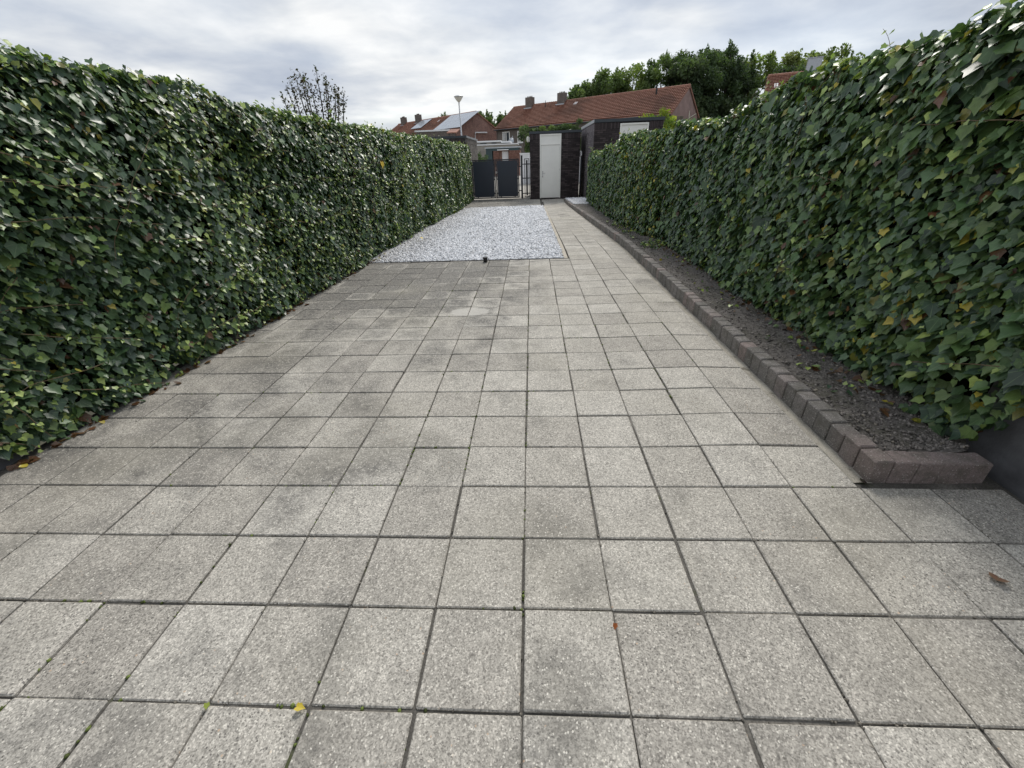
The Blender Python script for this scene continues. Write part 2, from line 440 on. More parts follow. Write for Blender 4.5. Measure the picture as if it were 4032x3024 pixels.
class MB:
    def __init__(s): s.v, s.f = [], []
    def add(s, vs, fs):
        k = len(s.v); s.v += [tuple(map(float, q)) for q in vs]; s.f += [tuple(k+i for i in q) for q in fs]; return s
    def box(s, a, b):
        (x0, y0, z0), (x1, y1, z1) = a, b
        return s.add([(x0,y0,z0),(x1,y0,z0),(x1,y1,z0),(x0,y1,z0),(x0,y0,z1),(x1,y0,z1),(x1,y1,z1),(x0,y1,z1)],
                     [(0,3,2,1),(4,5,6,7),(0,1,5,4),(1,2,6,5),(2,3,7,6),(3,0,4,7)])
    def cbox(s, a, b, c=0.004):
        """box with chamfered top and vertical edges"""
        (x0, y0, z0), (x1, y1, z1) = a, b
        def ring(i, z):
            return [(x0+i+c,y0+i,z),(x1-i-c,y0+i,z),(x1-i,y0+i+c,z),(x1-i,y1-i-c,z),(x1-i-c,y1-i,z),(x0+i+c,y1-i,z),(x0+i,y1-i-c,z),(x0+i,y0+i+c,z)]
        vs = ring(0, z0)+ring(0, z1-c)+ring(c, z1)
        fs = [tuple(range(7, -1, -1)), tuple(range(16, 24))]
        for r in (0, 8):
            for i in range(8):
                j = (i+1) % 8; fs.append((r+i, r+j, r+8+j, r+8+i))
        return s.add(vs, fs)
    def poly(s, pts, thick):
        """flat polygon pushed along a thickness vector"""
        n = len(pts); t = np.array(thick, float)
        vs = [np.array(p, float) for p in pts]; vs += [p+t for p in vs]
        fs = [tuple(range(n-1, -1, -1)), tuple(range(n, 2*n))]
        for i in range(n):
            j = (i+1) % n; fs.append((i, j, n+j, n+i))
        return s.add(vs, fs)
    def tube(s, pts, rad, n=8, cap=True):
        pts = [np.array(p, float) for p in pts]
        rads = rad if hasattr(rad, '__len__') else [rad]*len(pts)
        vs, fs = [], []
        for k, p in enumerate(pts):
            d = pts[min(k+1, len(pts)-1)]-pts[max(k-1, 0)]
            d /= (np.linalg.norm(d)+1e-9)
            h = np.array([0, 0, 1.0]) if abs(d[2]) < 0.9 else np.array([1.0, 0, 0])
            a = np.cross(d, h); a /= np.linalg.norm(a); b = np.cross(d, a)
            for i in range(n):
                t = 2*math.pi*i/n
                vs.append(p+rads[k]*(a*math.cos(t)+b*math.sin(t)))
        for k in range(len(pts)-1):
            for i in range(n):
                j = (i+1) % n
                fs.append((k*n+i, k*n+j, (k+1)*n+j, (k+1)*n+i))
        if cap:
            fs.append(tuple(range(n-1, -1, -1))); fs.append(tuple((len(pts)-1)*n+i for i in range(n)))
        return s.add(vs, fs)
    def lathe(s, prof, c, n=20):
        vs, fs = [], []
        for (r, z) in prof:
            for i in range(n):
                t = 2*math.pi*i/n
                vs.append((c[0]+r*math.cos(t), c[1]+r*math.sin(t), c[2]+z))
        for k in range(len(prof)-1):
            for i in range(n):
                j = (i+1) % n
                fs.append((k*n+i, k*n+j, (k+1)*n+j, (k+1)*n+i))
        fs.append(tuple(range(n-1, -1, -1))); fs.append(tuple((len(prof)-1)*n+i for i in range(n)))
        return s.add(vs, fs)
    def mesh(s, name, mat, smooth=False):
        me = bpy.data.meshes.new(name)
        me.from_pydata(s.v, [], s.f)
        me.materials.append(MATS[mat])
        if smooth:
            me.polygons.foreach_set('use_smooth', [True]*len(me.polygons))
        me.update(); return me
    def build(s, name, mat, parent=None, smooth=False):
        return new_obj(name, s.mesh(name, mat, smooth), parent)

def tri_mesh(name, V, T, mat, col=None, uv=None, smooth=False):
    """fast mesh from numpy vertices and triangles with a per-point colour"""
    me = bpy.data.meshes.new(name)
    nv, nt = len(V), len(T)
    me.vertices.add(nv); me.vertices.foreach_set('co', np.ascontiguousarray(V, np.float32).ravel())
    me.loops.add(nt*3); me.loops.foreach_set('vertex_index', np.ascontiguousarray(T, np.int32).ravel())
    me.polygons.add(nt)
    me.polygons.foreach_set('loop_start', np.arange(0, nt*3, 3, dtype=np.int32))
    me.polygons.foreach_set('loop_total', np.full(nt, 3, np.int32))
    if smooth: me.polygons.foreach_set('use_smooth', np.ones(nt, bool))
    if col is not None:
        a = me.attributes.new('Col', 'FLOAT_COLOR', 'POINT')
        a.data.foreach_set('color', np.concatenate([col, np.ones((nv, 1))], 1).astype(np.float32).ravel())
    if uv is not None:
        a = me.attributes.new('leafuv', 'FLOAT_VECTOR', 'POINT')
        a.data.foreach_set('vector', np.ascontiguousarray(uv, np.float32).ravel())
    me.update(calc_edges=True); me.validate()
    me.materials.append(MATS[mat])
    return me

def scatter(name, tmpl, tris, M, P, cols, mat, parent=None, uvt=None, smooth=False):
    """many copies of small templates in one mesh. tmpl (K,nv,3) variants, M (N,3,3), P (N,3), cols (N,3)"""
    N, nv = len(P), tmpl.shape[1]
    vi = rng.integers(0, len(tmpl), N)
    V = np.einsum('nij,nkj->nki', M, tmpl[vi])+P[:, None, :]
    T = tris[None]+(np.arange(N)*nv)[:, None, None]
    C = np.repeat(cols[:, None, :], nv, 1)
    uv = None if uvt is None else np.tile(uvt, (N, 1))
    me = tri_mesh(name, V.reshape(-1, 3), T.reshape(-1, 3), mat, C.reshape(-1, 3), uv, smooth)
    return new_obj(name, me, parent)

def vnoise(seed, cells):
    """smooth value noise on a lattice, returned as f(a, b) with a, b in lattice units"""
    g = np.random.default_rng(seed).random((cells, cells))
    def f(a, b):
        a = np.asarray(a, float) % (cells-1); b = np.asarray(b, float) % (cells-1)
        i, j = a.astype(int), b.astype(int); u, v = smooth(a-i), smooth(b-j)
        return (g[i, j]*(1-u)*(1-v)+g[i+1, j]*u*(1-v)+g[i, j+1]*(1-u)*v+g[i+1, j+1]*u*v)
    return f
def unit(a): return a/(np.linalg.norm(a, axis=-1, keepdims=True)+1e-9)

# ------------------------------------------------------------------ the setting: ground sheets
def grid_sheet(name, xs, ys, zf, mat, parent=None):
    X, Y = np.meshgrid(xs, ys); Z = zf(X, Y)
    V = np.stack([X, Y, Z], -1).reshape(-1, 3); nx = len(xs)
    T = []
    for j in range(len(ys)-1):
        for i in range(nx-1):
            a = j*nx+i; T += [(a, a+1, a+nx+1), (a, a+nx+1, a+nx)]
    return new_obj(name, tri_mesh(name, V, np.array(T), mat, None, None, True), parent)

b = MB(); b.add([(-900, -300, -0.42), (900, -300, -0.42), (900, 1500, -0.42), (-900, 1500, -0.42)], [(0, 1, 2, 3)])
struct(b.build('ground', 'ground_earth'))
b = MB(); b.add([(-14, 18.95, -0.262), (14, 18.95, -0.262), (14, 62, -0.262), (-14, 62, -0.262)], [(0, 1, 2, 3)])
struct(b.build('alley', 'alley_pave'))

# paving: a bed of joint sand carrying each slab as an object of its own
def slab_mesh(w, d, name='paving_tile'):
    return MB().cbox((-w/2, -d/2, -0.045), (w/2, d/2, 0.0), 0.0035).mesh(name, 'tile')
SLAB = slab_mesh(0.2925, 0.2925)
def add_slab(parent, x, y, me=SLAB, rz=0.0, slope=True):
    o = new_obj('paving_tile', me, parent)
    e = 0.05
    h = float(ground_h(x, y))
    sx = float(ground_h(x+e, y)-ground_h(x-e, y))/(2*e); sy_ = float(ground_h(x, y+e)-ground_h(x, y-e))/(2*e)
    o.location = (x+random.gauss(0, 0.0019), y+random.gauss(0, 0.0016), h+random.gauss(0, 0.0014))
    o.rotation_euler = (math.atan(sy_)+random.gauss(0, 0.004), -math.atan(sx)+random.gauss(0, 0.004), rz+random.gauss(0, 0.0035))
    return o

terrace = struct(grid_sheet('terrace', np.arange(-2.78, 2.15, 0.05), np.arange(-2.4, 4.96, 0.05),
                            lambda X, Y: ground_h(X, Y)-0.0075+0.0055*vnoise(8, 60)(X*7, Y*7)-0.003, 'sand'))
half = {}
for i in range(-6, 16):
    for j in range(-9, 7):
        if j >= 2 and i >= 0: continue
        if j == 6:
            add_slab(terrace, 0.3*j+0.15, 0.3*i+0.15)
        else:
            add_slab(terrace, 0.3*j+0.15, 0.3*i+0.15)
strip = slab_mesh(0.2925, 0.10)
for j in range(-9, 2):
    add_slab(terrace, 0.3*j+0.15, 4.853, strip)

mm, mp_ = [], []
rr_ = random.Random(3)
for k in range(2600):
    if rr_.random() < 0.5: x_, y_ = 0.3*rr_.randint(-8, 6)+rr_.gauss(0, 0.002), -1.6+6.4*rr_.random()
    else: x_, y_ = -2.6+4.6*rr_.random(), 0.3*rr_.randint(-5, 15)+rr_.gauss(0, 0.002)
    if x_ > 1.45 and y_ > 0: continue
    mp_.append((x_, y_, float(ground_h(x_, y_))-0.005+0.004*rr_.random()))
JOINT_BITS = np.array(mp_)
path = struct(grid_sheet('path', np.arange(0.0, 1.001, 0.1), np.arange(0.0, 17.95, 0.15),
                         lambda X, Y: X*0-1, 'sand'))
co = np.zeros(len(path.data.vertices)*3, np.float32); path.data.vertices.foreach_get('co', co); co = co.reshape(-1, 3)
co[:, 0] = [path_x(0.597+c*0.96, y) for c, y in zip(co[:, 0], co[:, 1])]
co[:, 2] = ground_h(co[:, 0], co[:, 1])-0.010
path.data.vertices.foreach_set('co', co.ravel()); path.data.update()
for i in range(0, 57):
    y = 0.3*i+0.15
    for j in range(2, 5):
        x = float(path_x(0.3*j+0.15, y))
        add_slab(path, x, y, rz=0.012 if y > 6 else 0.0)
# cross strip of slabs between the gravel and the gate
crossing = struct(grid_sheet('gate_paving', np.arange(-2.8, 2.05, 0.15), np.arange(15.42, 19.0, 0.2),
                             lambda X, Y: ground_h(X, Y)-0.0125, 'sand'))
for i in range(0, 11):
    for j in range(-11, 2):
        x, y = 0.3*j+0.15+0.40-0.30+0.01*i*0, 15.60+0.3*i
        if x > path_x(0.6, y)-0.14: continue
        add_slab(crossing, x, y)
for i in range(3):
    for j in range(0, 5):
        y = 17.25+0.3*i
        if y > 18.1: continue
        add_slab(crossing, 0.62+0.3*j, y)

# sandy strip between path and kerb
es = grid_sheet('sand_strip', np.arange(0, 1.01, 0.25), np.arange(0.03, 17.2, 0.1), lambda X, Y: X*0, 'edge_sand')
co = np.zeros(len(es.data.vertices)*3, np.float32); es.data.vertices.foreach_get('co', co); co = co.reshape(-1, 3)
co[:, 0] = [path_x(1.492+c*0.085, y) for c, y in zip(co[:, 0], co[:, 1])]
co[:, 2] = ground_h(co[:, 0], co[:, 1])-0.002+rng.normal(0, 0.0022, len(co))
es.data.vertices.foreach_set('co', co.ravel()); es.data.update()
struct(es)

# soil bed behind the kerb
nz1, nz2 = vnoise(3, 80), vnoise(4, 80)
def bed_h(X, Y):
    return ground_h(1.2, Y)*1.0+0.055+0.03*nz1(X*9, Y*9)+0.018*nz2(X*31, Y*31)+0.03*np.clip((X-1.7)/0.6, 0, 1)-0.14*smooth((np.asarray(X, float)-2.03)/0.06)*smooth((0.34-np.asarray(Y, float))/0.15)
bed = struct(grid_sheet('soil_bed', np.arange(0, 1.001, 0.04), np.arange(0.122, 15.9, 0.03), lambda X, Y: X*0, 'soil'))
co = np.zeros(len(bed.data.vertices)*3, np.float32); bed.data.vertices.foreach_get('co', co); co = co.reshape(-1, 3)
co[:, 0] = [path_x(1.60, y)+c*(2.75-1.60) for c, y in zip(co[:, 0], co[:, 1])]
co[:, 2] = bed_h(co[:, 0].astype(float), co[:, 1].astype(float))
bed.data.vertices.foreach_set('co', co.ravel()); bed.data.update()

# crumbs of earth on the bed
def rock_templates(k, flat=0.7):
    out = []
    base = np.array([(-1,-1,-1),(1,-1,-1),(1,1,-1),(-1,1,-1),(-1,-1,1),(1,-1,1),(1,1,1),(-1,1,1)], float)*0.5
    for _ in range(k):
        v = base+rng.uniform(-0.24, 0.24, base.shape); v[4:, :2] *= rng.uniform(0.45, 0.8); v[:, 2] *= flat
        out.append(v)
    q = [(0,3,2,1),(4,5,6,7),(0,1,5,4),(1,2,6,5),(2,3,7,6),(3,0,4,7)]
    t = np.array([w for a, b_, c, d in q for w in ((a, b_, c), (a, c, d))])
    return np.array(out), t
ROCK, ROCK_T = rock_templates(10)
def rand_rot(n, tilt=0.5):
    a = rng.uniform(0, 2*math.pi, n); ca, sa = np.cos(a), np.sin(a); z = np.zeros(n); o = np.ones(n)
    Rz = np.stack([np.stack([ca, -sa, z], -1), np.stack([sa, ca, z], -1), np.stack([z, z, o], -1)], 1)
    t = rng.normal(0, tilt, n); u = rng.normal(0, tilt, n)
    Rx = np.stack([np.stack([o, z, z], -1), np.stack([z, np.cos(t), -np.sin(t)], -1), np.stack([z, np.sin(t), np.cos(t)], -1)], 1)
    Ry = np.stack([np.stack([np.cos(u), z, np.sin(u)], -1), np.stack([z, o, z], -1), np.stack([-np.sin(u), z, np.cos(u)], -1)], 1)
    return Rz@Rx@Ry
n = len(JOINT_BITS)
kk = vnoise(61, 70)(JOINT_BITS[:, 0]*2.2, JOINT_BITS[:, 1]*2.2)
c = np.where((kk > 0.66)[:, None], np.array([[0.10, 0.13, 0.03]]), np.array([[0.17, 0.155, 0.13]]))*rng.uniform(0.4, 1.7, (n, 1))
o = scatter('joint_grit', ROCK, ROCK_T, rand_rot(n, 0.4)*(rng.uniform(0.003, 0.008, n)*np.where(kk > 0.66, 1.4, 1.0))[:, None, None], JOINT_BITS, c, 'stones')
stuff(o); o.parent = terrace
n = 16000
yy = 0.15+9.0*rng.random(n)**1.7; xx = path_x(1.66, yy)+rng.random(n)*0.75
P = np.stack([xx, yy, bed_h(xx, yy)+0.002], 1)
s = 0.004+0.012*rng.random(n)**3
c = np.array([0.18, 0.162, 0.146])*rng.uniform(0.4, 1.6, (n, 1))
pale = rng.random(n) < 0.03
c[pale] = np.array([0.35, 0.31, 0.25])*rng.uniform(0.6, 1.2, (pale.sum(), 1))
o = scatter('soil_crumbs', ROCK, ROCK_T, rand_rot(n)*s[:, None, None], P, c, 'stones')
stuff(o); o.parent = bed

# ------------------------------------------------------------------ kerb of upright blocks
kerb = empty('kerb', (1.59, 0.0, 0.0)); tag(kerb, 'low edging of dark upright concrete blocks between path and soil bed', 'kerb')
KB = [MB().cbox((-0.044, -0.0495, -0.20), (0.044, 0.0495, 0.0), 0.006).mesh('kerb_block', 'kerb') for _ in range(1)][0]
y = 0.085
while y < 17.0:
    o = new_obj('kerb_block', KB, kerb)
    x = float(path_x(1.595, y))
    h = float(ground_h(1.3, y))+0.112-0.01*min(1, max(0, (y-9)/6))
    o.location = (x-1.59+random.gauss(0, 0.002), y, h+random.gauss(0, 0.004))
    o.rotation_euler = (random.gauss(0, 0.02)-0.01, random.gauss(0, 0.025), random.gauss(0, 0.02)+(0.018 if y > 6 else 0))
    y += 0.1045+random.gauss(0, 0.001)
KE = MB().cbox((-0.051, -0.045, -0.20), (0.051, 0.045, 0.0), 0.005).mesh('kerb_block', 'kerb')
for k in range(4):
    o = new_obj('kerb_block', KE, kerb)
    o.location = (1.695-1.59+0.1045*k+random.gauss(0, 0.001), 0.080+random.gauss(0, 0.002), 0.112+random.gauss(0, 0.002)-0.003*k)
    o.rotation_euler = (random.gauss(0, 0.012), random.gauss(0, 0.010), random.gauss(0, 0.010))

# ------------------------------------------------------------------ gravel bed
def gravel_right(y): return path_x(0.525, y)
gb = grid_sheet('gravel_bed', np.arange(0, 1.001, 0.1), np.arange(4.90, 15.50, 0.2), lambda X, Y: X*0, 'gravel_base')
co = np.zeros(len(gb.data.vertices)*3, np.float32); gb.data.vertices.foreach_get('co', co); co = co.reshape(-1, 3)
co[:, 0] = [-2.80+c*(gravel_right(y)+2.80) for c, y in zip(co[:, 0], co[:, 1])]
co[:, 2] = ground_h(-1.0, co[:, 1])-0.028
gb.data.vertices.foreach_set('co', co.ravel()); gb.data.update()
struct(gb)
n = 46000
v = rng.random(n); yy = 4.945+10.43*(v*0.55+0.45*v**1.8)
xx = -2.78+rng.random(n)*(np.array([gravel_right(q) for q in yy])-0.012+2.78)
s = rng.uniform(0.016, 0.038, n)*(1+0.5*(yy-5)/10)
P = np.stack([xx, yy, ground_h(-1.0, yy)-0.016+rng.random(n)*0.018+0.012*vnoise(9, 40)(xx*1.5, yy*1.5)], 1)
g = rng.random(n)
c = np.where((g < 0.14)[:, None], rng.uniform(0.38, 0.56, (n, 1)), rng.uniform(0.62, 0.88, (n, 1)))*np.array([0.965, 0.985, 1.025])
dirt = np.clip((-1.6-xx)/1.0, 0, 1)[:, None]*rng.uniform(0.2, 1.0, (n, 1))
c = c*(1-0.55*dirt)+np.array([0.30, 0.26, 0.20])*0.55*dirt*rng.uniform(0.6, 1.2, (n, 1))
o = scatter('gravel_stones', ROCK, ROCK_T, rand_rot(n, 0.7)*s[:, None, None], P, c, 'stones')
stuff(o); o.parent = gb

edging = empty('gravel_edging', (0.5, 4.9, 0)); tag(edging, 'thin dark edge board and pale concrete strip framing the white gravel', 'edging')
def ebox(bx, name, mat):
    o = bx.build(name, mat); o.parent = edging; o.location = (-0.5, -4.9, 0); return o
k = -2.72
while k < 0.50:
    e = min(k+0.98, 0.528)
    ebox(MB().box((k, 4.912, -0.06), (e-0.006, 4.934, 0.006+random.gauss(0, 0.002))), 'edge_board', 'edge_board'); k += 0.98
k = -2.45
while k < 0.40:
    e = min(k+0.98, 0.44)
    z = float(ground_h(0, 15.4))
    ebox(MB().box((k, 15.405, z-0.06), (e-0.006, 15.425, z+0.008)), 'edge_board', 'edge_board'); k += 0.98
y = 4.94
while y < 15.4:
    y1 = min(y+0.985, 15.40)
    xa, xb = gravel_right(y), gravel_right(y1); za, zb = float(ground_h(0.3, y)), float(ground_h(0.3, y1))
    bx = MB(); w = 0.056
    bx.add([(xa,y,za-0.08),(xa+w,y,za-0.08),(xb+w,y1-0.005,zb-0.08),(xb,y1-0.005,zb-0.08),(xa,y,za+0.004),(xa+w,y,za+0.004),(xb+w,y1-0.005,zb+0.004),(xb,y1-0.005,zb+0.004)],
           [(0,3,2,1),(4,5,6,7),(0,1,5,4),(1,2,6,5),(2,3,7,6),(3,0,4,7)])
    ebox(bx, 'border_strip', 'border_concrete'); y = y1

# little black pipe stub with cap at the gravel edge
p0 = (-0.655, 4.80, 0.0)
t = empty('pipe_stub', p0); tag(t, 'short black capped pipe stub standing at the gravel edge', 'pipe')
MB().lathe([(0.030, -0.02), (0.030, 0.045), (0.029, 0.05)], (0, 0, 0), 20).build('pipe', 'black_plastic', t, True)
MB().lathe([(0.035, 0.048), (0.036, 0.066), (0.033, 0.074), (0.012, 0.077)], (0, 0, 0), 20).build('cap', 'black_plastic', t)

# white chippings beside the neighbour's shed
wp = MB(); wp.poly([(1.40, 16.75, -0.19), (2.29, 16.75, -0.19), (2.29, 14.35, -0.19), (1.53, 14.2, -0.19)][::-1], (0, 0, 0.045))
wpo = struct(wp.build('white_gravel_patch', 'gravel_base'))
n = 3600
yy = 14.25+2.45*rng.random(n); xx = 1.53-0.13*(yy-14.2)/2.5+rng.random(n)*0.76
c = rng.uniform(0.62, 0.86, (n, 1))*np.array([0.98, 0.99, 1.02])
o = scatter('white_chippings', ROCK, ROCK_T, rand_rot(n, 0.7)*rng.uniform(0.022, 0.05, n)[:, None, None],
            np.stack([xx, yy, -0.138+0.02*rng.random(n)], 1), c, 'stones'); stuff(o); o.parent = wpo

# ------------------------------------------------------------------ garden walls where the ivy starts
for x0, x1, y1, lab in ((2.165, 2.36, 0.30, 'smooth dark grey garden wall at the end of the block kerb'),
                        (-2.98, -2.765, 0.22, 'smooth dark grey garden wall below the ivy, opposite the kerb end')):
    t = empty('garden_wall', ((x0+x1)/2, -1.5, 0)); tag(t, lab, 'wall')
    q = MB().box((x0, -3.2, -0.3), (x1, y1, 1.72)).build('wall_face', 'slate_wall'); q.parent = t; q.location = -t.location
    q = MB().box((x0-0.02, -3.2, 1.721), (x1+0.02, y1+0.02, 1.77)).build('coping', 'slate_wall'); q.parent = t; q.location = -t.location

# ------------------------------------------------------------------ ivy
half_pts = [(0.20, 0.10), (0.44, 0.05), (0.43, -0.18), (0.52, -0.42), (0.27, -0.61)]
def leaf_templates(k, detailed=True):
    if detailed:
        pts = half_pts
        v2 = np.array([(0, 0)]+pts+[(0, -1.0)]+[(-x, y) for x, y in pts[::-1]]+[(0, -0.42)], float); nv = len(v2); cidx = nv-1
        T = np.array([(cidx, i, (i+1) % (nv-1)) for i in range(nv-1)])
        T = T[:, [0, 2, 1]]
    else:
        v2 = np.array([(0, 0.02), (0.46, 0.06), (0.47, -0.46), (0, -1.0), (-0.47, -0.46), (-0.46, 0.06)], float); nv = 6
        T = np.array([(0, 2, 1), (0, 3, 2), (0, 4, 3), (0, 5, 4)])
    out = []
    for _ in range(k):
        w = rng.uniform(0.85, 1.12); v = v2.copy(); v[:, 0] *= w
        v[1:-1] += rng.normal(0, 0.02, (nv-2, 2))
        fold, curl, tw = rng.uniform(0.02, 0.42), rng.uniform(-0.10, 0.42), rng.normal(0, 0.14)
        z = fold*np.abs(v[:, 0])-curl*(v[:, 1]+0.4)**2*np.sign(-(v[:, 1]+0.4))*0.6+tw*v[:, 0]*v[:, 1]
        out.append(np.column_stack([v[:, 0], v[:, 1]+0.45, z]))
    return np.array(out), T, np.column_stack([v2, np.zeros(nv)])
LEAF, LEAF_T, LEAF_UV = leaf_templates(8)
LEAF_S, LEAF_ST, LEAF_SUV = leaf_templates(6, False)

def leaf_frames(N, out, droop, spread, twist):
    """leaf axes: columns = across, along (base), normal. out (N,3) outward directions"""
    up = np.array([0, 0, 1.0])
    a = rng.normal(droop, spread, N)
    lat = np.cross(out, up); lat = unit(lat)
    yaw = rng.normal(0, spread*1.15, N)
    nrm = out*(np.cos(a)*np.cos(yaw))[:, None]+lat*(np.cos(a)*np.sin(yaw))[:, None]+up*np.sin(a)[:, None]
    nrm = unit(nrm)
    base = up[None]-nrm*(nrm@up)[:, None]
    flat = np.linalg.norm(base, axis=1) < 0.2
    base[flat] = -out[flat]
    base = unit(base-nrm*np.sum(base*nrm, 1)[:, None])
    th = rng.normal(0, twist, N)
    side = np.cross(base, nrm)
    b2 = base*np.cos(th)[:, None]+side*np.sin(th)[:, None]
    s2 = np.cross(b2, nrm)
    return np.stack([s2, b2, nrm], -1)

PAL_OLD = np.array([(0.042, 0.080, 0.044), (0.052, 0.099, 0.046), (0.068, 0.122, 0.052), (0.054, 0.094, 0.060)])
PAL_MID = np.array([(0.105, 0.182, 0.060), (0.140, 0.212, 0.064), (0.090, 0.160, 0.068)])
PAL_NEW = np.array([(0.31, 0.40, 0.10), (0.40, 0.49, 0.15), (0.25, 0.35, 0.08)])
PAL_YEL = np.array([(0.30, 0.30, 0.05), (0.42, 0.34, 0.05), (0.20, 0.19, 0.05)])
PAL_BRN = np.array([(0.13, 0.055, 0.028), (0.17, 0.085, 0.04), (0.09, 0.04, 0.02)])
def leaf_colours(N, w):
    """w: weights (old, mid, new, yellow, brown), scalars or arrays"""
    W = np.stack([np.broadcast_to(np.asarray(q, float), (N,)) for q in w], 1); W = W/W.sum(1, keepdims=True)
    r = rng.random(N)[:, None]; k = (r > np.cumsum(W, 1)).sum(1).clip(0, 4)
    col = np.zeros((N, 3))
    for q, pal in enumerate((PAL_OLD, PAL_MID, PAL_NEW, PAL_YEL, PAL_BRN)):
        mk = k == q; col[mk] = pal[rng.integers(0, len(pal), mk.sum())]
    return col*rng.uniform(0.75, 1.3, (N, 1)), k

def tube_mesh_np(paths, rad, n=4):
    mb = MB()
    for p, r in zip(paths, rad): mb.tube(p, r, n, False)
    return mb

def ivy_hedge(label, side, y0, y1, front, top, base_z, zmin, n_face, n_top, size, weights, n_run, seed, thick=0.42, end_leaves=0, run_len=(0.5, 1.6), new_top=0.25):
    """side: +1 the leaves look towards +x (left hedge), -1 towards -x"""
    L = y1-y0
    root = empty('ivy_hedge', (float(front((y0+y1)/2)), (y0+y1)/2, float(base_z((y0+y1)/2)))); tag(root, label, 'hedge')
    off = Vector((-root.location.x, -root.location.y, -root.location.z))
    f1, f2, f3, f4 = vnoise(seed, 90), vnoise(seed+1, 90), vnoise(seed+2, 90), vnoise(seed+3, 60)
    def surf(y, z):
        zr = (z-base_z(y))/(top(y)-base_z(y))
        bul = 0.11*(f1(y*1.1+30, z*1.6+10)-0.5)+0.06*(f2(y*4+60, z*4.5+8)-0.5)
        rnd = -0.10*np.clip((zr-0.82)/0.18, 0, 1)**2-0.01*np.clip((0.12-zr)/0.12, 0, 1)
        return front(y)+side*(bul+rnd)
    # dark inner shell, added to block light behind the leaves
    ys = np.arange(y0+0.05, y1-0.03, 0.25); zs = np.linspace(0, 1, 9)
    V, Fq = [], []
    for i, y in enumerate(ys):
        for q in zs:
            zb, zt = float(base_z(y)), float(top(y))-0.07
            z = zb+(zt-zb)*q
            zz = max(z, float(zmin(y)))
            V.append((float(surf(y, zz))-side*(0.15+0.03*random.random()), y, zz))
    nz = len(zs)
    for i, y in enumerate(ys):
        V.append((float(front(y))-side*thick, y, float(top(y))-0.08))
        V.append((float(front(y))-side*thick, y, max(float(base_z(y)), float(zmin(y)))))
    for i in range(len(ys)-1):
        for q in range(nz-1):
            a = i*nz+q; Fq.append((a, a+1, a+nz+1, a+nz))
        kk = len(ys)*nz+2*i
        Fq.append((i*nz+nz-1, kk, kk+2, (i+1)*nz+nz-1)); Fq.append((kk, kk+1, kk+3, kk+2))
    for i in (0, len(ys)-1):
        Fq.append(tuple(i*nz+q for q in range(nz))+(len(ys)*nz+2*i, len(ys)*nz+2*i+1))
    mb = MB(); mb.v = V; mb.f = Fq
    q = mb.build('light_block_core', 'core_dark', root); q.location = off
    # leaves over the face
    N = n_face
    dens = lambda y: np.interp(y, [0, 6, 9, 20], [1.0, 1.0, 0.62, 0.5])
    yy = y0+L*rng.random(N*2); yy = yy[rng.random(N*2) < dens(yy)][:N]; N = len(yy)
    zt, zb = top(yy), base_z(yy)
    zz = zb+(zt-zb)*rng.random(N)
    gap = f3(yy*3.3+11, zz*3.3+5)
    keep = (zz > zmin(yy)) & (rng.random(N) < np.clip(0.30+1.6*(gap-0.12), 0.28, 1))
    yy, zz, gap = yy[keep], zz[keep], gap[keep]; N = len(yy)
    depth = rng.random(N)**1.6
    P = np.stack([surf(yy, zz)-side*(0.11*depth)+side*0.02*rng.normal(0, 1, N), yy, zz], 1)
    out = np.tile(np.array([side, 0, 0.0]), (N, 1))
    zr = (zz-zb[keep])/(zt[keep]-zb[keep])
    M = leaf_frames(N, out, 0.62, 0.28, 0.42)
    patch = f4(yy*0.9+7, zz*1.4+3); fine = f2(yy*6+3, zz*6+20)
    sz = size*np.clip(rng.lognormal(0, 0.33, N), 0.45, 2.0)*(0.85+0.5*(fine-0.3))
    wts = [w(yy, zz, zr, patch) if callable(w) else w for w in weights]
    C, kind = leaf_colours(N, wts)
    sz *= np.array([1.1, 1.0, 0.70, 0.85, 0.9])[kind]*np.interp(yy, [0, 6, 9, 20], [1, 1, 1.18, 1.25])
    # leaves over the top edge
    Nt = n_top; yt = y0+L*rng.random(Nt); xr = rng.random(Nt)
    Pt = np.stack([front(yt)-side*(0.04+xr*(thick-0.04)), yt, top(yt)-0.06+0.09*f2(yt*5+3, xr*3)+rng.normal(0, 0.018, Nt)], 1)
    ot = unit(np.stack([side*(0.9-xr), rng.normal(0, 0.3, Nt), 0.9+0*xr], 1))
    Mt = leaf_frames(Nt, ot, 0.2, 0.5, 1.0)
    Ct, kt = leaf_colours(Nt, (0.4, 0.35, new_top, 0.05, 0.01)); st = size*0.85*np.clip(rng.lognormal(0, 0.28, Nt), 0.5, 1.6)
    P = np.concatenate([P, Pt]); M = np.concatenate([M, Mt]); C = np.concatenate([C, Ct]); sz = np.concatenate([sz, st])
    # ends of the hedge
    if end_leaves:
        Ne = end_leaves; xe = rng.random(Ne); ze = rng.random(Ne)
        ye = np.full(Ne, y1)-0.06*rng.random(Ne)
        Pe = np.stack([front(ye)-side*thick*xe, ye, base_z(ye)+(top(ye)-base_z(ye))*ze], 1)
        Me = leaf_frames(Ne, np.tile(np.array([0, 1.0, 0]), (Ne, 1)), 0.5, 0.4, 0.5)
        Ce, _ = leaf_colours(Ne, (0.5, 0.4, 0.1, 0.02, 0.01))
        P = np.concatenate([P, Pe]); M = np.concatenate([M, Me]); C = np.concatenate([C, Ce]); sz = np.concatenate([sz, np.full(Ne, size)])
    # runners: thin shoots with small young leaves lying over the old ones
    rp, rr = [], []; RPs, RMs, RCs, RSs = [], [], [], []
